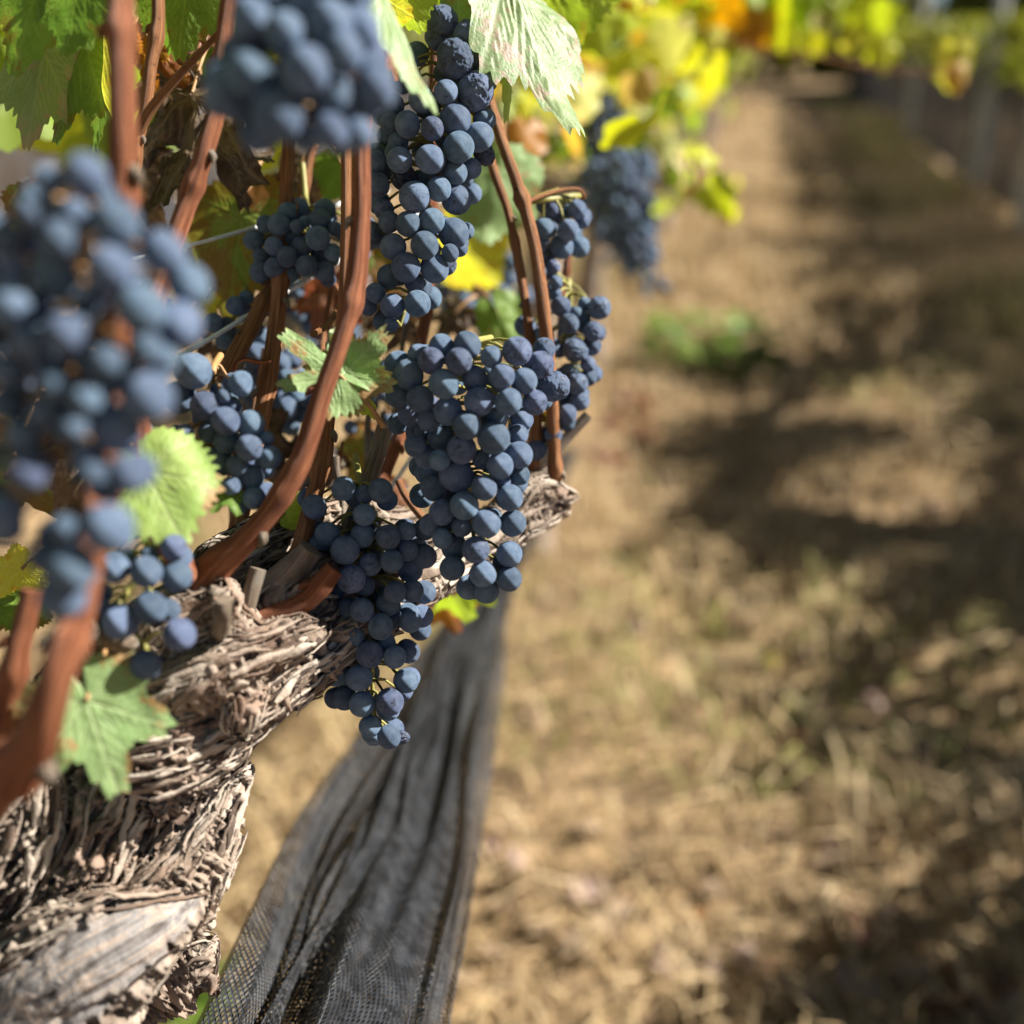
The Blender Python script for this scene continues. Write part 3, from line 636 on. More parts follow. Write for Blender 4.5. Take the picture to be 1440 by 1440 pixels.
def bare_mask(V):
    out = np.zeros(len(V))
    for (x0, y0, d0), (x1, y1, d1), r in [((10, 1440, .425), (275, 1270, .462), 74), ((190, 1160, .455), (290, 1110, .475), 30)]:
        a = np.array(P(x0, y0, d0)); b = np.array(P(x1, y1, d1)); ab = b - a; t = np.clip(((V - a) @ ab) / (ab @ ab), 0, 1)
        q = np.linalg.norm(V - a - t[:, None] * ab, axis=1); rr = r * .44 / FPX
        out = np.maximum(out, np.clip((rr * 1.25 * (1 - .6 * t) - q + .007 * fbm(V * 70, 3)) / (rr * .18), 0, 1))
    return out
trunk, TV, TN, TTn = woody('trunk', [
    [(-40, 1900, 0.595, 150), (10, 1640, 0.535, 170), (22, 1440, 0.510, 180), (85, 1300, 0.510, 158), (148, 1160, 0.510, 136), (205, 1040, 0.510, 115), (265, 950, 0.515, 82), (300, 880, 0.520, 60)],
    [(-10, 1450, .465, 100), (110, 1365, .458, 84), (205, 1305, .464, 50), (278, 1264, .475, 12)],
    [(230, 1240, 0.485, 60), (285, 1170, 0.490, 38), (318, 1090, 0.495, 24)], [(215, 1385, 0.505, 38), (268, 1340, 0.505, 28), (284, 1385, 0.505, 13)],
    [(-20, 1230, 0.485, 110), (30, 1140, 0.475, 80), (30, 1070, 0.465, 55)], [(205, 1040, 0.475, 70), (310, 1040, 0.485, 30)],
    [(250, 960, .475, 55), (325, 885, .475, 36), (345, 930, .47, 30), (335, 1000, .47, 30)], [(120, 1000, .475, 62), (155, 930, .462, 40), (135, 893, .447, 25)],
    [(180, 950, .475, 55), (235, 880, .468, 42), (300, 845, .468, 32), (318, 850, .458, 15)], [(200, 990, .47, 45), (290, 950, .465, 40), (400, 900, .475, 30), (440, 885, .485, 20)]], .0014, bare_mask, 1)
arm, AV, AN, ATn = woody('cordon', [
    [(255, 1020, .478, 68), (350, 985, .485, 42), (430, 925, .50, 42), (500, 870, .52, 42), (580, 815, .55, 36), (660, 770, .575, 34), (740, 722, .595, 30), (778, 712, .605, 18)],
    [(300, 905, .50, 40), (380, 880, .50, 36), (450, 865, .505, 30)], [(700, 735, .58, 22), (745, 690, .59, 20), (790, 700, .60, 12)], [(380, 850, .49, 22), (450, 800, .50, 18)], [(310, 810, .51, 40), (370, 765, .53, 36), (430, 740, .545, 30), (500, 735, .56, 26), (580, 745, .575, 24)]], .0014, None, 5)

def shreds(V, N_, T_, count, parent, seed, bias=None):
    """long fibrous strips of bark that follow the wood and lift here and there"""
    from mathutils.kdtree import KDTree
    kd = KDTree(len(V))
    for i, v in enumerate(V): kd.insert(v, i)
    kd.balance()
    R = np.random.default_rng(seed); mb = MB(); c = 0; F3 = np.array(FWD)
    while c < count:
        i = int(R.integers(len(V))); p = V[i]
        x, y, d = proj(p)
        if not (-60 < x < 900 and 500 < y < 1500): continue
        if np.dot(N_[i], F3) > .3: continue
        if bias is not None and bias(x, y): continue
        c += 1; L = R.uniform(.010, .030) if R.random() < .6 else R.uniform(.025, .06); st = .0022; k = max(4, int(L / st)); w = R.uniform(.0003, .0013) if R.random() < .45 else R.uniform(.0012, .0034); pts = []; sgn = 1 if R.random() < .5 else -1
        dev = R.normal(size=3) * .12; lf0 = R.uniform(0, .5) if R.random() < .35 else 0; lf1 = R.uniform(.2, 1.2) if R.random() < .4 else 0
        q = np.array(p)
        for a in range(k + 1):
            _, idx, _d = kd.find(q); n = N_[idx]; t = T_[idx] * sgn + dev; t -= n * t.dot(n); t /= np.linalg.norm(t) + 1e-9; f = a / k
            pts.append((V[idx] * .35 + q * .65 + n * (.0004 + .004 * lf1 * max(0, f - .65) ** 1.5 * 3 + .004 * lf0 * max(0, .3 - f) * 2), n, t)); q = .5 * q + .5 * V[idx] + t * st
        vs = []; tw = R.uniform(-.8, .8); F = []
        for a, (ce, n, t) in enumerate(pts):
            f = a / k; s = np.cross(t, n); s = s * math.cos(tw * f) + n * math.sin(tw * f); ww = w * math.sin(math.pi * min(.97, max(.08, f))) ** .6 * R.uniform(.75, 1.2); th = n * .0004
            vs += [ce - s * ww - th, ce - s * ww * .5 + th, ce + s * ww * .5 + th, ce + s * ww - th]
        for a in range(len(pts) - 1):
            o = a * 4; F += [(o, o + 1, o + 5, o + 4), (o + 1, o + 2, o + 6, o + 5), (o + 2, o + 3, o + 7, o + 6), (o + 3, o, o + 4, o + 7)]
        mb.add(vs, F, a=R.uniform(.15, .95))
    V_, F_, U_, A_t = mb.get(); org = np.array(vine.location)
    me = mesh('loose_bark', V_ - org, F_, M['bark'], attrs={'height': A_t, 'bare': A_t * 0, 'flow': V_}); put('loose_bark', me, parent)
def onbare(x, y): return (y - 1250) * .9 + x * .5 > 105 and x < 290 and rnd.random() < .97
shreds(TV, TN, TTn, 1000, trunk, 3, onbare)
shreds(AV, AN, ATn, 600, arm, 4)

def cane(pts, mat='cane', name='cane', nodes=None, rough=.05, label=None, sides=20):
    c4 = pm(pts); L = sum((Vector(c4[i + 1][:3]) - Vector(c4[i][:3])).length for i in range(len(c4) - 1))
    if nodes is None: nodes = [(f, .28) for f in np.arange(.03, L, .055) / L + rnd.uniform(-.01, .01) / L]
    V, F, U = tube(c4, sides, .0022, rough, nodes, rnd.uniform(0, 50)); o = build(name, V, F, M[mat], vine, uv=U)
    if label: o['label'] = label
    if name == 'cane':                                    # a bud above each joint, alternating sides
        C = np.array(catmull(c4, 60)); T = np.gradient(C[:, :3], axis=0)
        for q, (f, _a) in enumerate(nodes):
            k = int(min(59, max(1, f * 60))); tt = T[k] / np.linalg.norm(T[k]); sd = np.array(RGT) * (1 if q % 2 else -1) - np.array(FWD) * .4; sd = sd - tt * sd.dot(tt); sd /= np.linalg.norm(sd)
            b0 = C[k, :3] + sd * C[k, 3] * .8; r = C[k, 3]
            v, f_, u = tube([(*b0, r * .5), (*(b0 + sd * r * .5 + tt * r * .4), r * .42), (*(b0 + sd * r * .7 + tt * r * 1.1), r * .12)], 10, .0006, .1)
            me = mesh('bud', v - np.array(vine.location), f_, M['old' if q % 3 else mat], uv=u); put('bud', me, o)
    return o
cane([(168, -60, .375, 19), (171, 60, .37, 19.5), (173, 180, .37, 20), (172, 300, .375, 20), (165, 450, .385, 21), (150, 600, .385, 22), (132, 740, .355, 23), (108, 870, .345, 23), (78, 955, .335, 25), (40, 1055, .345, 33), (-30, 1120, .37, 44)])
cane([(327, -40, .47, 12), (313, 70, .47, 12), (306, 150, .47, 12.5), (288, 215, .465, 13), (262, 290, .465, 14), (235, 370, .46, 14), (205, 470, .455, 15), (195, 620, .45, 15), (230, 760, .45, 16), (290, 830, .47, 18)], label='sunlit cane bending left below the top cluster')
cane([(222, -20, .49, 9), (222, 35, .49, 9.5), (212, 90, .49, 9), (205, 150, .49, 8.5), (192, 210, .49, 8), (184, 300, .49, 8)], 'cane_o')
cane([(190, 195, .49, 8), (215, 150, .485, 7), (262, 95, .48, 5.5), (312, 42, .475, 4.5)], 'cane_o', nodes=[])
cane([(517, -60, .475, 12), (514, 90, .47, 12), (508, 205, .465, 13), (507, 310, .465, 14), (500, 395, .465, 15.5), (482, 470, .462, 13.5), (455, 550, .46, 14), (428, 635, .46, 15.5), (412, 668, .46, 17.5), (385, 712, .46, 15.5), (345, 760, .462, 17.5), (305, 795, .465, 24), (270, 840, .47, 30)], nodes=[(.51, .22), (.80, .14), (.25, .2)], label='thick red brown cane curving down to the trunk')
cane([(486, 190, .50, 7.5), (487, 330, .50, 8), (482, 440, .50, 8.5), (470, 520, .51, 10), (458, 600, .515, 12), (455, 640, .515, 13), (438, 710, .51, 12), (418, 785, .50, 13), (395, 850, .50, 15)], 'cane_o', nodes=[(.0, .1), (.52, .2), (.70, .28)])
cane([(407, 170, .56, 9), (402, 280, .56, 9.5), (394, 400, .555, 11), (384, 490, .555, 12), (370, 575, .55, 12), (352, 660, .545, 12), (335, 740, .54, 13), (320, 840, .52, 13)], 'cane_o')
cane([(400, 385, .57, 9), (380, 410, .565, 10), (352, 462, .555, 12), (322, 520, .545, 13), (292, 600, .54, 13), (280, 700, .53, 13)], 'cane_o')
cane([(684, 130, .575, 8), (708, 205, .57, 8), (736, 285, .568, 8.5), (754, 360, .568, 9), (766, 452, .57, 9.5), (774, 540, .58, 9.5), (780, 640, .59, 9), (782, 712, .60, 10)], 'cane_o', nodes=[(.27, .5), (.9, .3)])
cane([(668, 150, .59, 6), (694, 240, .59, 6.5), (715, 300, .59, 6), (731, 380, .59, 6.5), (742, 450, .59, 6.5), (755, 560, .59, 8), (748, 690, .595, 9)], 'cane_o')
cane([(612, 60, .60, 8), (608, 200, .60, 8), (603, 400, .60, 8.5), (594, 470, .595, 8.5), (566, 600, .585, 9), (540, 670, .58, 9.5), (522, 740, .57, 11), (505, 850, .55, 12)])
cane([(440, 200, .60, 6), (428, 260, .60, 7), (418, 330, .60, 8)], 'cane_o')
cane([(800, 350, .63, 4.5), (797, 380, .63, 4), (790, 412, .63, 4), (785, 500, .63, 4)], nodes=[(.2, .5)])
cane([(560, 676, .555, 5), (572, 700, .552, 5.5), (596, 730, .55, 6), (604, 734, .549, 6.5)], 'cane_o', nodes=[])
cane([(44, 830, .40, 15), (34, 880, .40, 16), (20, 940, .40, 17), (2, 1040, .41, 19), (-10, 1120, .42, 24)], nodes=[(.35, .25)])
cane([(470, 800, .485, 14), (430, 845, .485, 15), (385, 866, .485, 17), (345, 880, .485, 20)], nodes=[(.2, .2)])
# stubs of old wood
cane([(541, 600, .535, 11), (530, 640, .535, 12.5), (512, 690, .53, 13), (488, 760, .52, 15), (470, 820, .51, 18)], 'old', 'spur', [], .16)
cane([(472, 642, .55, 6), (474, 668, .55, 5.5), (482, 700, .55, 5), (486, 760, .54, 6)], 'old', 'spur', [], .2)
cane([(455, 660, .54, 5), (448, 700, .54, 6), (440, 760, .53, 7)], 'old', 'spur', [], .2)
cane([(437, 772, .49, 18), (415, 800, .492, 22), (385, 825, .495, 22), (355, 850, .50, 26)], 'old', 'spur', [], .15)
cane([(364, 800, .475, 12), (352, 840, .475, 13), (340, 880, .48, 15)], 'old', 'spur', [], .25)
cane([(120, 888, .405, 17), (150, 890, .43, 21), (200, 910, .485, 24)], 'old', 'spur', [], .15)
cane([(315, 845, .435, 11), (312, 868, .44, 12), (308, 900, .475, 15)], 'old', 'spur', [], .2)
cane([(827, 584, .60, 7), (800, 612, .60, 8), (760, 650, .60, 9), (715, 690, .60, 10), (680, 740, .595, 12)], 'old', 'spur', [], .2, label='dead grey cane pointing out of the arm')
def tendril(pts, r, mat='cane_o'):
    V, F, U = tube([(*P(x, y, d), r) for x, y, d in pts], 7, .002, 0, ()); build('tendril', V, F, M[mat], vine, uv=U)
tendril([(737, 286, .565), (760, 276, .575), (785, 268, .585), (812, 266, .59), (821, 275, .595), (815, 283, .60), (806, 280, .60)], .0011, 'cane_o')
tendril([(380, 507, .548), (362, 509, .54), (345, 505, .535), (332, 510, .53), (328, 525, .535)], .0013, 'cane')
tendril([(300, 515, .53), (310, 528, .52), (318, 537, .53), (305, 545, .535), (296, 533, .53)], .001, 'cane')
tendril([(405, 250, .56), (418, 292, .55), (412, 318, .57)], .0004, 'cane_o')
tendril([(440, 470, .50), (462, 455, .53), (480, 420, .56), (470, 400, .57)], .0015)

# the canopy goes on above the frame
mbc = MB(); Rc = random.Random(31)
for _ in range(900):
    p = Vector((Rc.uniform(-.75, -.10), Rc.uniform(-.9, 1.5), Rc.uniform(1.27, 1.85))); x, y, d = proj(p)
    if d > .05 and y > -130 and -100 < x < 1540: continue
    add_leaf(mbc, p, Rc.uniform(.04, .065), (Rc.gauss(0, .5), Rc.gauss(0, .5), -1), (Rc.gauss(.5, .5), Rc.gauss(-.2, .5), .4), min(1, max(0, Rc.gauss(.3, .15))), Rc.randrange(5), 16)
for _ in range(260):
    p = Vector((Rc.uniform(-.85, -.42), Rc.uniform(.35, 1.2), Rc.uniform(.98, 1.3))); x, y, d = proj(p)
    if d < .62 or x > 640 or y > 330 or (x < 120 and y > 150) or (390 < x < 470 and y > 190): continue
    add_leaf(mbc, p, Rc.uniform(.035, .055), (Rc.gauss(0, .5), Rc.gauss(0, .5), -1), (Rc.gauss(.5, .5), Rc.gauss(-.2, .5), .4), min(1, max(0, Rc.gauss(.2, .15))), Rc.randrange(5), 30)
foliage_mesh(mbc, 'foliage', FOL_Y, vine)

# wires
def wire(pts, r, label, stripes=None):
    root = empty('trellis_wire', P(*pts[0]), label, 'wire', 'trellis wires along the row')
    V, F, U = tube([(*P(x, y, d), r) for x, y, d in pts], 10, .004); build('strand', V, F, M['wire'], root, uv=U)
    for (a, b) in stripes or ():
        p0, p1 = P(*a), P(*b); V, F, U = tube([(*p0, r * 1.5), (*p1, r * 1.5)], 10, .003); build('splice', V, F, M['wire'], root, uv=U)
wire([(60, 395, .50), (262, 346, .54), (322, 330, .56), (400, 308, .60), (470, 289, .64), (545, 268, .70)], .0010, 'thin bright wire crossing behind the small round cluster')
wire([(150, 555, .50), (284, 483, .54), (430, 394, .59), (520, 342, .64), (640, 268, .75)], .00125, 'thick spiral wrapped steel wire rising behind the canes', [((345, 447, .563), (336, 452, .56)), ((424, 398, .587), (420, 400, .586)), ((430, 394, .589), (427, 396, .588))])
wire([(540, 700, .60), (562, 668, .61), (583, 636, .62)], .0012, 'short piece of pale wire left of the large cluster')

# ------------------------------------------------------------------ leaves one can tell apart
hl = hero_leaf
hl((122, 985, .405), (168, 1124, .40), 'pale', 'pale green lobed leaf lying over the trunk bark', (.25, .35, -1), sinus=.34, teeth=.06, seed=3, fold=.05, droop=.12, pet=[(-.1, -.2, -.15), (-.3, -.5, -.5)])
hl((205, 662, .425), (258, 762, .415), 'pale_y', 'yellow green rounded leaf with pink spots beside the nearest cluster', (.3, .3, -1), sinus=.16, teeth=.06, seed=5, fold=.06, droop=.1, wide=1.0)
hl((478, 528, .474), (392, 462, .474), 'pale', 'pale green deeply lobed leaf left of the thick curved cane', (.3, .5, -1), sinus=.52, teeth=.07, seed=8, fold=.05, droop=.1, wide=1.0)
hl((478, 530, .476), (548, 462, .476), 'pale', 'pale green leaf with browned edge right of the thick curved cane', (.3, .5, -1), sinus=.30, teeth=.08, seed=9, fold=.1, droop=.1, wide=.95)
hl((62, 70, .50), (38, 205, .50), 'bleach', 'sunlit pale hanging leaf with a leaf shadow across it', (.5, .2, -1), sinus=.2, teeth=.05, seed=12, fold=.35, droop=.1, wide=.55)
hl((120, 60, .51), (60, 200, .51), 'green', 'dull green hanging leaf behind the pale sunlit one', (-.5, .1, -1), sinus=.25, seed=14, fold=.2, wide=.6)
hl((60, -40, .47), (10, 90, .47), 'green', 'dark green leaf in the top left corner', (-.3, -.3, -1), sinus=.2, seed=15, fold=.12, wide=1.0)
hl((110, -30, .46), (85, 75, .46), 'green', 'bright veined green leaf along the top left edge', (-.4, -.2, -1), sinus=.2, seed=16, fold=.15)
hl((118, -10, .52), (118, 130, .52), 'gb', 'green leaf browning between its veins behind the foreground cane', (-.3, 0, -1), sinus=.2, seed=17, fold=.2, wide=.6)
hl((145, 0, .50), (138, 180, .50), 'yellow', 'narrow yellow green folded leaf left of the foreground cane', (-.9, 0, -.5), sinus=.2, seed=18, fold=.5, wide=.4)
hl((150, 90, .54), (125, 210, .54), 'green', 'green leaf hanging lowest left of the foreground cane', (-.7, 0, -.8), sinus=.2, seed=19, fold=.3, wide=.45)
hl((262, -35, .52), (250, 78, .52), 'green', 'dark green leaf between two canes at the top', (-.2, -.2, -1), sinus=.12, seed=20, fold=.1, wide=.9)
hl((340, 305, .60), (318, 452, .60), 'gb', 'large dark green leaf with rusty margin behind the wires', (-.2, 0, -1), sinus=.2, seed=22, fold=.08, wide=.9)
hl((290, 420, .58), (278, 452, .58), 'yellow', 'small yellow green leaf tip above the shaded grapes', (-.5, .2, -1), sinus=.2, seed=23, NR=12, NTH=90)
hl((530, -30, .43), (631, 138, .425), 'pale', 'narrow folded pale green leaf hanging across the long cluster', (.75, .35, -.45), sinus=.10, teeth=.03, seed=24, fold=.5, droop=.2, wide=.30)
hl((560, -50, .50), (590, 42, .50), 'bright', 'bright backlit green leaf behind the narrow folded leaf', (-.3, -.2, -1), sinus=.15, seed=25, wide=.8)
hl((640, -60, .53), (650, 45, .53), 'pale', 'broad pale green leaf above the long cluster', (.3, .5, -1), sinus=.12, seed=26, wide=1.1)
hl((530, -10, .49), (556, 70, .50), 'yellow', 'yellow leaf with orange edge behind the top cluster', (-.4, 0, -1), sinus=.2, seed=27, wide=.7, crumple=.05)
hl((552, 60, .50), (556, 115, .50), 'orange', 'small orange yellow leaf scrap left of the long cluster', (-.4, 0, -1), sinus=.2, seed=28, wide=.5, NR=12, NTH=90)
hl((715, -50, .53), (822, 182, .515), 'bleach', 'big bleached pale leaf with scorched right margin', (.55, .30, -.75), sinus=.22, teeth=.06, seed=29, fold=.25, droop=.15, wide=.50)
hl((700, 0, .54), (735, 165, .54), 'pale_y', 'lime green leaf folded under the bleached leaf', (.9, 0, -.5), sinus=.2, seed=30, fold=.3, wide=.35)
hl((775, -60, .62), (760, 90, .62), 'bright', 'bright yellow green leaf behind the bleached leaf', (-.5, -.1, -1), sinus=.1, seed=31, wide=.9)
hl((690, 20, .56), (715, 125, .56), 'brown', 'crumpled red brown dry leaf beside the long cluster', (.2, 0, -1), sinus=.35, seed=32, crumple=.16, wide=.8)
hl((680, 20, .57), (690, 70, .57), 'orange', 'rusty orange dry leaf above the crumpled brown one', (.2, 0, -1), sinus=.35, seed=33, crumple=.12, wide=.9, NR=14, NTH=110)
hl((215, 60, .55), (265, 118, .55), 'orange', 'torn orange and dark leaf beside the slanting twig', (-.2, .1, -1), sinus=.45, seed=34, crumple=.12)
hl((285, 20, .53), (275, 75, .52), 'brown', 'curled dry grey brown leaf tip near the top cluster', (.2, .4, -1), sinus=.3, seed=35, crumple=.16, wide=.6, NR=14, NTH=110)
hl((270, 130, .55), (240, 310, .54), 'dark', 'large dead dark brown leaf hanging between the canes', (-.1, .1, -1), sinus=.5, seed=36, crumple=.12, wide=.9)
hl((300, 170, .57), (345, 300, .57), 'dark', 'dead brown leaf with pointed lobes right of the bent cane', (-.1, .2, -1), sinus=.5, seed=37, crumple=.12, wide=.7)
hl((235, 120, .58), (200, 220, .58), 'dark', 'small dead leaf behind the forked twig', (-.2, 0, -1), sinus=.5, seed=38, crumple=.14)
hl((700, 240, .70), (682, 345, .70), 'pale', 'soft focus pale green leaf left of the twin canes', (.2, .3, -1), sinus=.12, seed=39, wide=.9, NR=14, NTH=110)
hl((640, 330, .78), (700, 400, .78), 'yellow', 'yellow green backlit leaf above the blurred cluster', (-.5, .0, -1), sinus=.15, seed=40, NR=14, NTH=110)
hl((700, 270, .72), (718, 330, .73), 'green', 'dark green leaf tucked beside the twin canes', (.3, 0, -1), sinus=.15, seed=401, NR=14, NTH=110)
hl((612, 800, .68), (660, 878, .68), 'bright', 'bright yellow green leaf below the large cluster', (-.5, .1, -1), sinus=.25, seed=41, NR=14, NTH=110)
hl((640, 810, .70), (695, 850, .70), 'bright', 'lime leaf directly under the lowest grapes of the large cluster', (-.5, .1, -1), sinus=.25, seed=42, NR=14, NTH=110)
hl((595, 800, .66), (600, 872, .66), 'brown', 'brown leaf with orange tip between the two central clusters', (.1, .2, -1), sinus=.3, seed=43, NR=14, NTH=110)
hl((620, 835, .72), (645, 890, .72), 'orange', 'orange edged leaf hanging over the net', (.1, .2, -1), sinus=.3, seed=431, NR=14, NTH=110)
hl((30, 800, .50), (-15, 845, .50), 'yellow', 'yellow leaf at the left edge below the nearest cluster', (.2, .4, -1), sinus=.25, seed=44)
hl((40, 850, .49), (-20, 880, .48), 'green', 'dark green leaf at the left edge under the yellow one', (-.5, .2, -1), sinus=.15, seed=45)
hl((318, 690, .46), (336, 722, .455), 'green', 'small curled green leaf above the thick cane base', (.4, .5, -.8), sinus=.3, seed=46, crumple=.06, NR=14, NTH=110)
hl((400, 720, .52), (428, 690, .52), 'bright', 'small green shoot leaf between two canes', (.2, .5, -1), sinus=.2, seed=47, NR=14, NTH=110)
hl((510, 560, .51), (528, 590, .51), 'bright', 'green leaf tip hanging under the browned leaf', (.2, .5, -1), sinus=.2, seed=48, wide=.5, NR=12, NTH=90)
hl((265, 640, .47), (290, 612, .465), 'pale_y', 'small crinkled yellow green leaf between grapes', (.4, .4, -.8), sinus=.3, seed=49, crumple=.06, wide=.8, NR=14, NTH=110)
hl((775, 590, .61), (792, 570, .61), 'yellow', 'tiny yellow leaf under the ragged cluster', (.2, 0, -1), sinus=.2, seed=50, NR=12, NTH=90)
hl((480, 230, .62), (505, 290, .62), 'green', 'shaded green leaf behind the curved cane', (0, 0, -1), sinus=.2, seed=51, NR=14, NTH=110)
hl((650, 640, .60), (632, 645, .60), 'yellow', 'tiny yellow leaf hidden between grapes', (0, 0, -1), NR=6, NTH=40, seed=52) if False else None

for q, (j_, t_, m_, lb) in enumerate([
    ((470, 400, .66), (440, 470, .65), 'brown', 'dark red dead leaf behind the thick curved cane'),
    ((300, 360, .64), (262, 420, .63), 'gb', 'mottled green leaf low behind the bent cane'),
    ((340, 560, .66), (300, 640, .65), 'dark', 'dead leaf in shadow behind the half lit cluster'),
    ((450, 640, .62), (425, 700, .61), 'dark', 'curled dead leaf behind the orange cane'),
    ((560, 440, .66), (535, 500, .66), 'dark', 'dead leaf below the long cluster beside a cane'),
    ((520, 620, .70), (490, 680, .69), 'gb', 'mottled leaf standing behind the cut grey spur'),
    ((640, 440, .70), (610, 480, .70), 'dark', 'dead leaf behind the top of the large cluster'),
    ((540, 700, .64), (575, 750, .63), 'brown', 'dry brown leaf between the two central clusters near the arm'),
    ((360, 620, .60), (395, 690, .60), 'dark', 'crumpled dead leaf left of the thick curved cane base'),
    ((700, 440, .72), (735, 500, .72), 'green', 'shaded green leaf between the twin canes and the large cluster'),
    ((310, 480, .62), (275, 500, .62), 'dark', 'small dead leaf under the spiral wire'),
    ((520, 360, .68), (500, 430, .68), 'gb', 'mottled leaf behind the long cluster at its left'),
    ((200, 250, .60), (230, 330, .60), 'dark', 'dead leaf between the foreground cane and the bent cane'),
    ((420, 240, .66), (400, 300, .66), 'dark', 'dead leaf behind the small round cluster'),
    ((70, 520, .52), (30, 640, .51), 'dark', 'dark dead leaf added to darken the gaps behind the lower half of the nearest cluster'),  # leaves added behind the nearest cluster so its gaps look shaded
    ((120, 600, .50), (95, 735, .49), 'dark', 'dark dead leaf added to darken the gaps behind the tip of the nearest cluster'),
    ((20, 640, .50), (-10, 760, .50), 'gb', 'mottled leaf at the left edge added to darken the gaps behind the nearest cluster'),
    ((60, 300, .56), (20, 400, .55), 'gb', 'mottled leaf behind the top of the nearest cluster'),
    ((185, 430, .55), (150, 520, .54), 'dark', 'dark dead leaf added to darken the gaps behind the right side of the nearest cluster')]):
    hl(j_, t_, m_, lb, (rnd.uniform(-.3, .3), rnd.uniform(-.2, .4), -1), sinus=.35, seed=600 + q, crumple=.12 if m_ in ('dark', 'brown') else .03, NR=14, NTH=110)
for q, (x, y, r0) in enumerate([(455, 470, 4), (520, 560, 4), (360, 560, 4), (560, 520, 3.5), (420, 660, 4.5), (330, 640, 4), (470, 690, 3)]):
    cane([(x + 12, y - 70, .60, r0), (x + 4, y - 20, .60, r0), (x - 3, y + 40, .59, r0 * 1.1), (x - 2, y + 110, .585, r0 * 1.3)], 'old' if q % 2 else 'cane_o', 'twig', [], .12, sides=10)

# ------------------------------------------------------------------ foliage of the vines further along
def inpoly(x, y, poly):
    c = False; j = len(poly) - 1
    for i in range(len(poly)):
        (xi, yi), (xj, yj) = poly[i], poly[j]
        if (yi > y) != (yj > y) and x < (xj - xi) * (y - yi) / (yj - yi) + xi: c = not c
        j = i
    return c
silh = [(640, -400), (1015, -400), (1020, 90), (985, 190), (1000, 245), (1050, 260), (1060, 310), (1000, 300), (925, 315), (895, 250), (880, 170), (840, 140), (835, 260), (770, 250), (725, 345), (650, 345), (640, 200)]
nv = empty('grapevine', (-.42, 2.30, 0), 'next grapevine along the row with glowing yellow green leaves', 'grapevine', 'grapevines along the near row')
mb = MB(); k = 0; R = random.Random(5)
while k < 820:
    p = Vector((R.uniform(-.52, .06), R.uniform(.85, 2.7), R.uniform(.82, 1.75))); x, y, d = proj(p)
    if d < .8 or not inpoly(x, y, silh): continue
    if R.random() < .5 and y > 150: continue
    k += 1; tint = min(1, max(0, R.gauss(.44, .2))) if R.random() < .82 else R.uniform(.8, 1)
    dr = (R.gauss(0, .5), R.gauss(0, .5), -abs(R.gauss(.9, .4))); nr = (R.gauss(.6, .5), R.gauss(-.2, .6), R.gauss(.25, .4))
    add_leaf(mb, p, R.uniform(.022, .046) * (1 if y < 180 else .75), dr, nr, tint, R.randrange(6), 30)
foliage_mesh(mb, 'foliage', FOL_Y, nv)
def simple_vine(root, x, y, zr=.82, seed=0):
    R = random.Random(seed); ox, oy = x, y
    pts = [(ox + .02, oy, -.05, .05), (ox - .02, oy + .03, .25, .045), (ox + .015, oy - .02, .55, .042), (ox, oy, zr, .05)]
    V, F, U = tube(pts, 14, .02, .25, (), seed); build('trunk', V, F, M['bark'], root, uv=U, attrs={'height': .5 + .3 * rng.random(len(V)), 'bare': np.zeros(len(V)), 'flow': V})
    V, F, U = tube([(ox, oy - .75, zr + .03, .012), (ox, oy - .4, zr, .02), (ox, oy, zr, .04), (ox, oy + .4, zr + .01, .02), (ox, oy + .75, zr + .03, .012)], 10, .02, .2, (), seed + 1)
    build('cordon', V, F, M['bark'], root, uv=U, attrs={'height': .5 + .3 * rng.random(len(V)), 'bare': np.zeros(len(V)), 'flow': V})
V, F, U = tube([(-.43, 2.30, -.05, .05), (-.46, 2.32, .3, .045), (-.42, 2.28, .6, .042), (-.40, 2.30, .84, .05)], 14, .01, .25, (), 3)
build('trunk', V, F, M['bark'], nv, uv=U, attrs={'height': .5 + .3 * rng.random(len(V)), 'bare': np.zeros(len(V)), 'flow': V})
# the shoot that leans out into the aisle, each leaf its own part
sh = empty('vine_shoot', P(1010, 60, 1.45), 'thin shoot reaching into the aisle carrying small yellow and orange leaves', 'vine shoot')
V, F, U = tube([(*P(980, 40, 1.5), .003), (*P(1060, 70, 1.45), .0026), (*P(1140, 78, 1.42), .0022), (*P(1240, 98, 1.4), .0018), (*P(1345, 104, 1.38), .0012)], 8, .01); build('stem', V, F, M['cane_o'], sh, uv=U)
for (x, y, s, tint) in [(1046, 10, .050, .3), (1060, 45, .045, .95), (1082, 40, .04, .88), (1112, 22, .048, .42), (1112, 60, .036, .42), (1135, 15, .045, .25), (1165, 40, .034, .78), (1150, 70, .03, .5), (1180, 20, .036, .35), (1205, 62, .034, .6), (1220, 28, .04, .4), (1245, 75, .04, .45), (1250, 30, .036, .35), (1344, 90, .050, .60), (1345, 112, .03, .86), (1025, 70, .04, .3), (1010, 20, .05, .45), (1095, 8, .045, .3)]:
    m1 = MB(); pp = P(x, y - 12, 1.40 + (1345 - x) * .0003)
    add_leaf(m1, pp, s * .9, (R.gauss(0, .3), R.gauss(0, .3), -1), (.35, -.9, .35), tint, R.randrange(6), 40)
    foliage_mesh(m1, 'leaf', FOL_Y, sh)

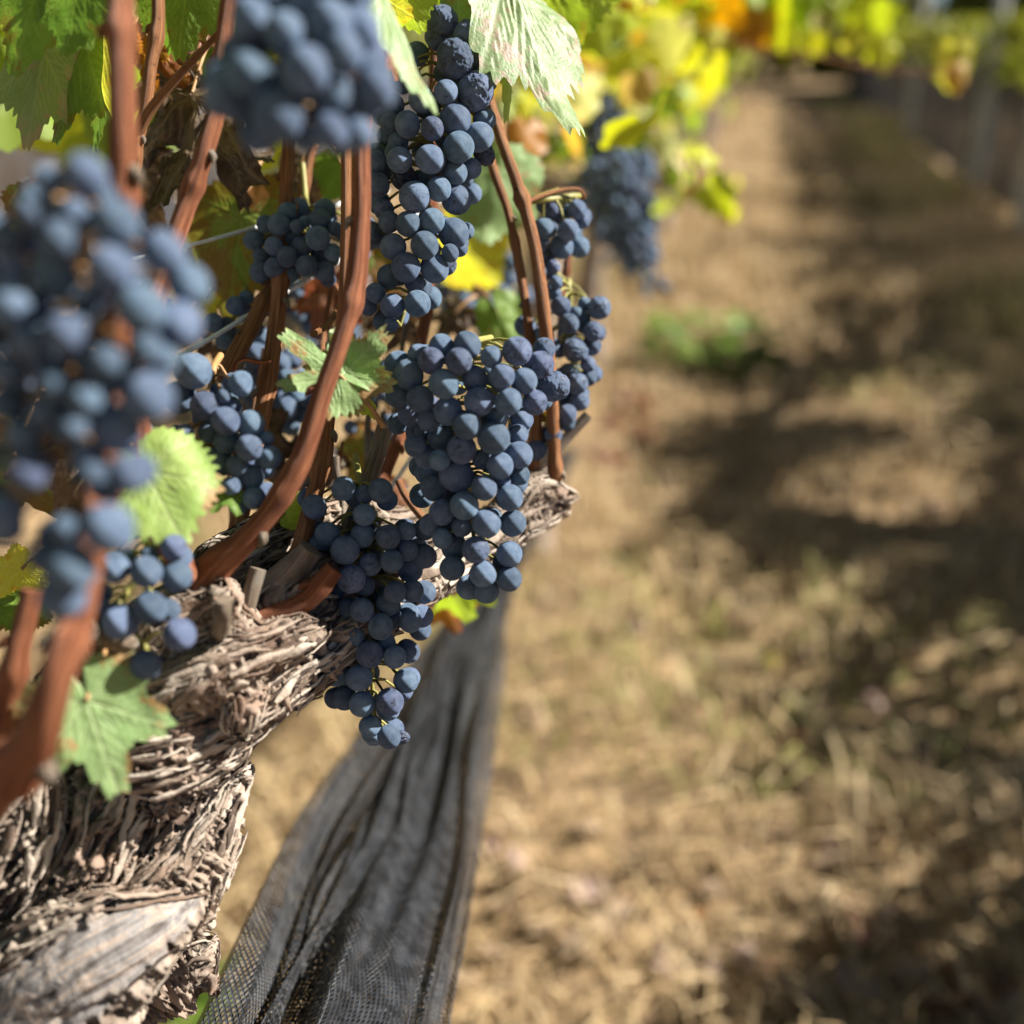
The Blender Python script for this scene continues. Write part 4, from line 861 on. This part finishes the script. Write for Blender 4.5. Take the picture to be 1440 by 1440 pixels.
# background rows
def canopy_mesh(seed, n, zlo, zhi, width, half, size, mat, gap=.5):
    R = random.Random(seed); r2 = np.random.default_rng(seed); mb = MB(); c = 0
    while c < n:
        y = R.uniform(-half, half); z = zlo + (zhi - zlo) * R.random() ** 1.1; w = width * (1 - .4 * (z - zlo) / (zhi - zlo)); x = R.gauss(0, w * .5)
        g = float(vnoise(np.array([[x * 2, y * 2.6 + seed * 9, z * 3.2]]))[0])
        if g + R.uniform(-.35, .35) < gap - .5: continue
        c += 1
        add_leaf(mb, (x, y, z), size * R.uniform(.7, 1.3), (R.gauss(0, .6), R.gauss(0, .6), -1), (R.gauss(.4, .7), R.gauss(0, .6), R.gauss(.3, .5)), min(1, max(0, R.gauss(.42 + .3 * g, .2))), R.randrange(5), 12)
    V, F, U, A = mb.get(); return mesh('foliage', V, F, mat, attrs={'tint': A})
CAN = [canopy_mesh(i + 1, 1150, .86, 1.50, .30, .80, .058, FOL_G, .62) for i in range(3)]
CANF = [canopy_mesh(i + 31, 330, .84, 1.22, .26, .80, .058, FOL_G, .5) for i in range(3)]
CANL = [canopy_mesh(i + 11, 520, .9, 1.7, .3, .78, .06, FOL_Y, .55) for i in range(2)]
def bg_vine(x, y, i, label, group, cans):
    root = empty('grapevine', (x, y, 0), label, 'grapevine', group)
    f = put('foliage', cans[i % len(cans)], root); f.rotation_euler = (0, 0, math.pi if i % 2 else 0)
    simple_vine(root, x, y, seed=i)
    return root
for i in range(17):
    y = -.6 + 1.5 * i
    bg_vine(1.72, y, i, 'olive green vine in the blurred row across the aisle', 'grapevines across the aisle', CAN if i < 4 else CANF)
for i in range(1, 11):
    bg_vine(-.52, 2.3 + 1.5 * i, i, 'blurred yellow vine further along the near row', 'grapevines along the near row', CANL)
for i in range(9):
    bg_vine(-2.6, 1.2 + 1.5 * i, i, 'shaded vine in the row seen through the gap at the left', 'grapevines beyond the near row', CAN)

NETM = {}
def hang_net(x, y0, y1, z0, z1, label, seed):
    n = int((y1 - y0) / .05); m = 10; V = []; U = []
    for i in range(n + 1):
        for j in range(m + 1):
            y = y0 + (y1 - y0) * i / n; f = j / m; V.append((x + .05 * math.sin(y * 9 + f * 2) * f + .03 * math.sin(y * 23 + seed), y, z0 + (z1 - z0) * f + .03 * math.sin(y * 4 + seed))); U.append((y * .35, (z0 + (z1 - z0) * f) * .35))
    F = [(i * (m + 1) + j, i * (m + 1) + j + 1, (i + 1) * (m + 1) + j + 1, (i + 1) * (m + 1) + j) for i in range(n) for j in range(m)]
    V = np.array(V); o = build('bird_net', V, F, mat_net2, origin=(x, y0, z0), uv=U); tag(o, label, 'net', 'black nets hung along the rows')
t = NT('dark_net'); uvn = t.noise(t.obj(), 6, 3, .6)
c = t.ramp(uvn, [(.4, (.018, .018, .022)), (.65, (.06, .06, .068))]); pb = t.pbsdf(c, .5, .5); trn = t.new('BsdfTransparent'); mx = t.new('MixShader'); mx.inputs[0].default_value = .86
t.ln(trn.outputs[0], mx.inputs[1]); t.ln(pb, mx.inputs[2]); mat_net2 = t.done(mx.outputs[0])
hang_net(1.68, 3.0, 24, .03, .9, 'dark net hanging below the vines across the aisle', 1)
hang_net(-2.5, 0, 13, .25, .8, 'grey net below the vines seen through the gap at the left', 2)
post_m = mat_plain('pale_post', (.60, .60, .54), .7, .2, .12, 9)
for i, y in enumerate((7.2, 8.9, 13.2)):
    V, F, U = tube([(1.58, y, -.1, .042), (1.58, y, .5, .042), (1.58, y, 1.0, .04), (1.58, y, 1.7, .038)], 16, .05, .05)
    o = build('trellis_post', V, F, post_m, origin=(1.58, y, 0), uv=U)
    tag(o, ['pale wooden post nearest along the row across the aisle', 'pale wooden post in the middle of the row across the aisle', 'pale wooden post farthest along the row across the aisle'][i], 'post', 'trellis posts across the aisle')

# far trees closing the view
def tree(x, y, h, seed, label):
    R = random.Random(seed); root = empty('tree', (x, y, 1.0), label, 'tree', 'trees beyond the vineyard')
    V, F, U = tube([(x, y, -.5, h * .035), (x + .2, y, h * .3, h * .028), (x, y + .2, h * .6, h * .016), (x, y, h * .85, h * .006)], 10, .4, .1); build('trunk', V, F, M['bark'], root, uv=U, attrs={'height': .4 + 0 * V[:, 0], 'bare': 0 * V[:, 0], 'flow': V})
    mb = MB(); lobes = [(R.gauss(0, h * .2), R.gauss(0, h * .2), h * R.uniform(.08, .85), h * R.uniform(.14, .25)) for _ in range(16)]
    for _ in range(1500):
        a, b, c, r = R.choice(lobes); v = Vector((R.gauss(0, 1), R.gauss(0, 1), R.gauss(0, 1))).normalized() * r * R.uniform(.6, 1.05)
        add_leaf(mb, (x + a + v.x, y + b + v.y, c + v.z), R.uniform(.25, .5), (R.gauss(0, .6), R.gauss(0, .6), -1), (v.x, v.y, v.z + .1), min(1, max(0, R.gauss(.3, .2))), R.randrange(4), 12)
    foliage_mesh(mb, 'crown', FOL_G, root)
for i, (x, y, h) in enumerate([(-9, 34, 8), (-4, 30, 7), (-.5, 38, 7), (2.2, 33, 6), (4.8, 27, 6), (8, 24, 6), (12, 27, 8), (-14, 30, 8), (17, 22, 7), (-20, 26, 9)]):
    tree(x, y, h, i + 50, 'blurred olive green tree beyond the end of the rows')

# ------------------------------------------------------------------ the rolled side net below the near vine
def near_net():
    # (left edge px,py,depth), (right edge)
    Ls = [(130, 1760, .50), (215, 1590, .52), (292, 1435, .56), (352, 1300, .625), (415, 1170, .73), (495, 1045, .88), (560, 950, 1.02), (625, 870, 1.2), (690, 770, 1.5), (740, 700, 1.85), (790, 630, 2.4)]
    Rs = [(620, 1760, .52), (628, 1590, .54), (640, 1435, .59), (664, 1300, .67), (684, 1170, .80), (702, 1045, .93), (712, 950, 1.06), (716, 870, 1.22), (745, 770, 1.52), (785, 700, 1.87), (815, 630, 2.42)]
    A = np.array(catmull([P(*l) for l in Ls], 420)); B = np.array(catmull([P(*r) for r in Rs], 420)); n = len(A)
    s = np.concatenate([[0], np.cumsum(np.linalg.norm(np.diff((A + B) / 2, axis=0), axis=1))]); m = 150
    mb = MB()
    for layer in range(3):
        f = np.linspace(0, 1, m + 1); S, Fv = np.meshgrid(s, f, indexing='ij'); q = np.stack([Fv * 5 + layer * 7, S * 3.0, S * 0 + layer], -1).reshape(-1, 3)
        lat = Fv + (.16 * vnoise(q * (1, 1.6, 1)).reshape(Fv.shape) + .06 * np.sin(S * 11 + Fv * 6 + layer)) * np.sin(np.pi * Fv) + (layer - 1) * .015
        if layer == 1: lat = lat * .72 + .02 + .04 * np.sin(S * 7)
        if layer == 2: lat = .30 + lat * .62 + .03 * np.sin(S * 5 + 2)
        Pp = A[:, None] * (1 - lat[..., None]) + B[:, None] * lat[..., None]
        wd = np.linalg.norm(B - A, axis=1)[:, None]
        q2 = np.stack([Fv * 11 + layer * 3, S * 2.2, S * 0 + 4], -1).reshape(-1, 3); q3 = np.stack([Fv * 30 + layer * 5, S * 4.5, S * 0 + 8], -1).reshape(-1, 3)
        q4 = np.stack([Fv * 6 + S * 2.5, S * 6 - Fv * 2, S * 0 + layer], -1).reshape(-1, 3)
        ple = (.17 * vnoise(q2) + .07 * vnoise(q3) + .12 * vnoise(q4)).reshape(Fv.shape) * wd
        nrm = -np.array(FWD) * .8 + np.array(UPV) * .5 + np.array(RGT) * .1
        edge = np.sin(np.pi * np.clip(Fv, 0, 1)) ** .5
        Pp = Pp + nrm * (ple + wd * .16 * edge - layer * .012)[..., None]
        arc = np.concatenate([np.zeros((n, 1)), np.cumsum(np.linalg.norm(np.diff(Pp, axis=1), axis=2), axis=1)], 1)
        U = np.stack([arc, S], -1).reshape(-1, 2)
        F = [(i * (m + 1) + j, i * (m + 1) + j + 1, (i + 1) * (m + 1) + j + 1, (i + 1) * (m + 1) + j) for i in range(n - 1) for j in range(m)]
        mb.add(Pp.reshape(-1, 3), F, U)
    V, F, U, _ = mb.get(); o = build('bird_net', V, F, M['net'], origin=P(400, 1435, .6), uv=U)
    tag(o, 'fine black bird net bunched in folds and hanging under the near vine', 'net', 'black nets hung along the rows')
near_net()

# ------------------------------------------------------------------ things lying on the ground
M['tan'] = mat_leaf('tan_fallen_leaf', (.40, .28, .17), (.50, .37, .24), (.22, .12, .07), .3, (.5, .4, .28), .2, (.4, .25, .1))
M['pink'] = mat_leaf('pinkish_fallen_leaf', (.42, .27, .21), (.56, .42, .34), (.25, .13, .09), .3, (.5, .4, .33), .2, (.4, .22, .12))
fl_mats = ['tan', 'pink', 'tan', 'pink', 'brown', 'dark', 'tan', 'pink']
drop_m = {k: M[k] for k in set(fl_mats)}
fmesh = {}
for k in sorted(set(fl_mats) | {'orange', 'yellow', 'bleach'}):
    for sd_ in range(3):
        V, F, vn, E = leaf_geo(6, 48, .25, .04, 20, sd_ + 70, .1, -.2, .15, .12, veins=False)
        fmesh[k, sd_] = mesh('fallen_leaf', V, F, M[k], attrs={'vein': vn, 'edge': E})
lab = {'tan': 'light tan fallen vine leaf lying in the straw', 'pink': 'pinkish dry fallen vine leaf lying in the straw', 'brown': 'brown fallen vine leaf curled on the dry grass', 'bleach': 'pale bleached fallen leaf on the dry grass', 'orange': 'orange fallen leaf on the dry aisle grass', 'yellow': 'yellow fallen leaf on the dry aisle grass', 'dark': 'dark rotting fallen leaf on the aisle soil'}
fixed = [(1260, 935, 'orange', .035), (1085, 950, 'yellow', .03), (1010, 870, 'brown', .07), (1100, 1060, 'brown', .06), (1240, 1330, 'brown', .09), (920, 680, 'bleach', .06), (880, 590, 'brown', .11), (905, 610, 'brown', .1), (860, 640, 'brown', .09), (920, 570, 'brown', .1), (1330, 1420, 'brown', .09), (975, 1290, 'orange', .02), (1330, 1070, 'bleach', .03), (890, 560, 'brown', .1)]
R = random.Random(99)
while len(fixed) < 95:
    x, y = R.uniform(640, 1440), R.uniform(330, 1440); fixed.append((x, y, R.choice(fl_mats), R.uniform(.02, .045)))
for (x, y, k, s) in fixed:
    p = G(x, y); z = float(h_ground(np.array([p.x]), np.array([p.y]))[0])
    o = bpy.data.objects.new('fallen_leaf', fmesh[k, R.randrange(3)]); col.objects.link(o); o.location = (p.x, p.y, z + .018); o.scale = (s, s, s); o.rotation_euler = (R.uniform(-.5, .5), R.uniform(-.5, .5), R.uniform(0, 6.28))
    tag(o, lab[k], 'fallen leaf', 'fallen vine leaves in the aisle')

WEED = mat_foliage('weed_leaves', [(0, (.05, .11, .02)), (.5, (.10, .21, .03)), (1, (.20, .32, .05))], .35)
def weed(px, py, size, n, label, seed, tl=(0, 1)):
    p = G(px, py); R = random.Random(seed); root = empty('weed', (p.x, p.y, 0), label, 'weed'); mb = MB()
    for _ in range(n):
        a = R.uniform(0, 6.28); r = size * R.random() ** .5; z = .02 + .16 * R.random() * (size / .25)
        add_leaf(mb, (p.x + r * math.cos(a), p.y + r * math.sin(a), z), R.uniform(.03, .06), (math.cos(a), math.sin(a), R.uniform(-.2, .6)), (R.gauss(0, .4), R.gauss(0, .4), 1), R.uniform(*tl), R.randrange(4), 14)
    foliage_mesh(mb, 'leaves', WEED, root)
    ms = MB()
    for _ in range(8):
        a = R.uniform(0, 6.28); ms.add(*tube([(p.x, p.y, -.01, .003), (p.x + size * .4 * math.cos(a), p.y + size * .4 * math.sin(a), .08, .002), (p.x + size * .8 * math.cos(a), p.y + size * .8 * math.sin(a), .12, .001)], 5, .03))
    V, F, U, _ = ms.get(); build('stalks', V, F, M['stem'], root, uv=U)
weed(1000, 515, .24, 130, 'green leafy weed growing in the dry aisle', 1)
weed(265, 1425, .045, 16, 'small green weed on the ground beside the trunk foot', 2)
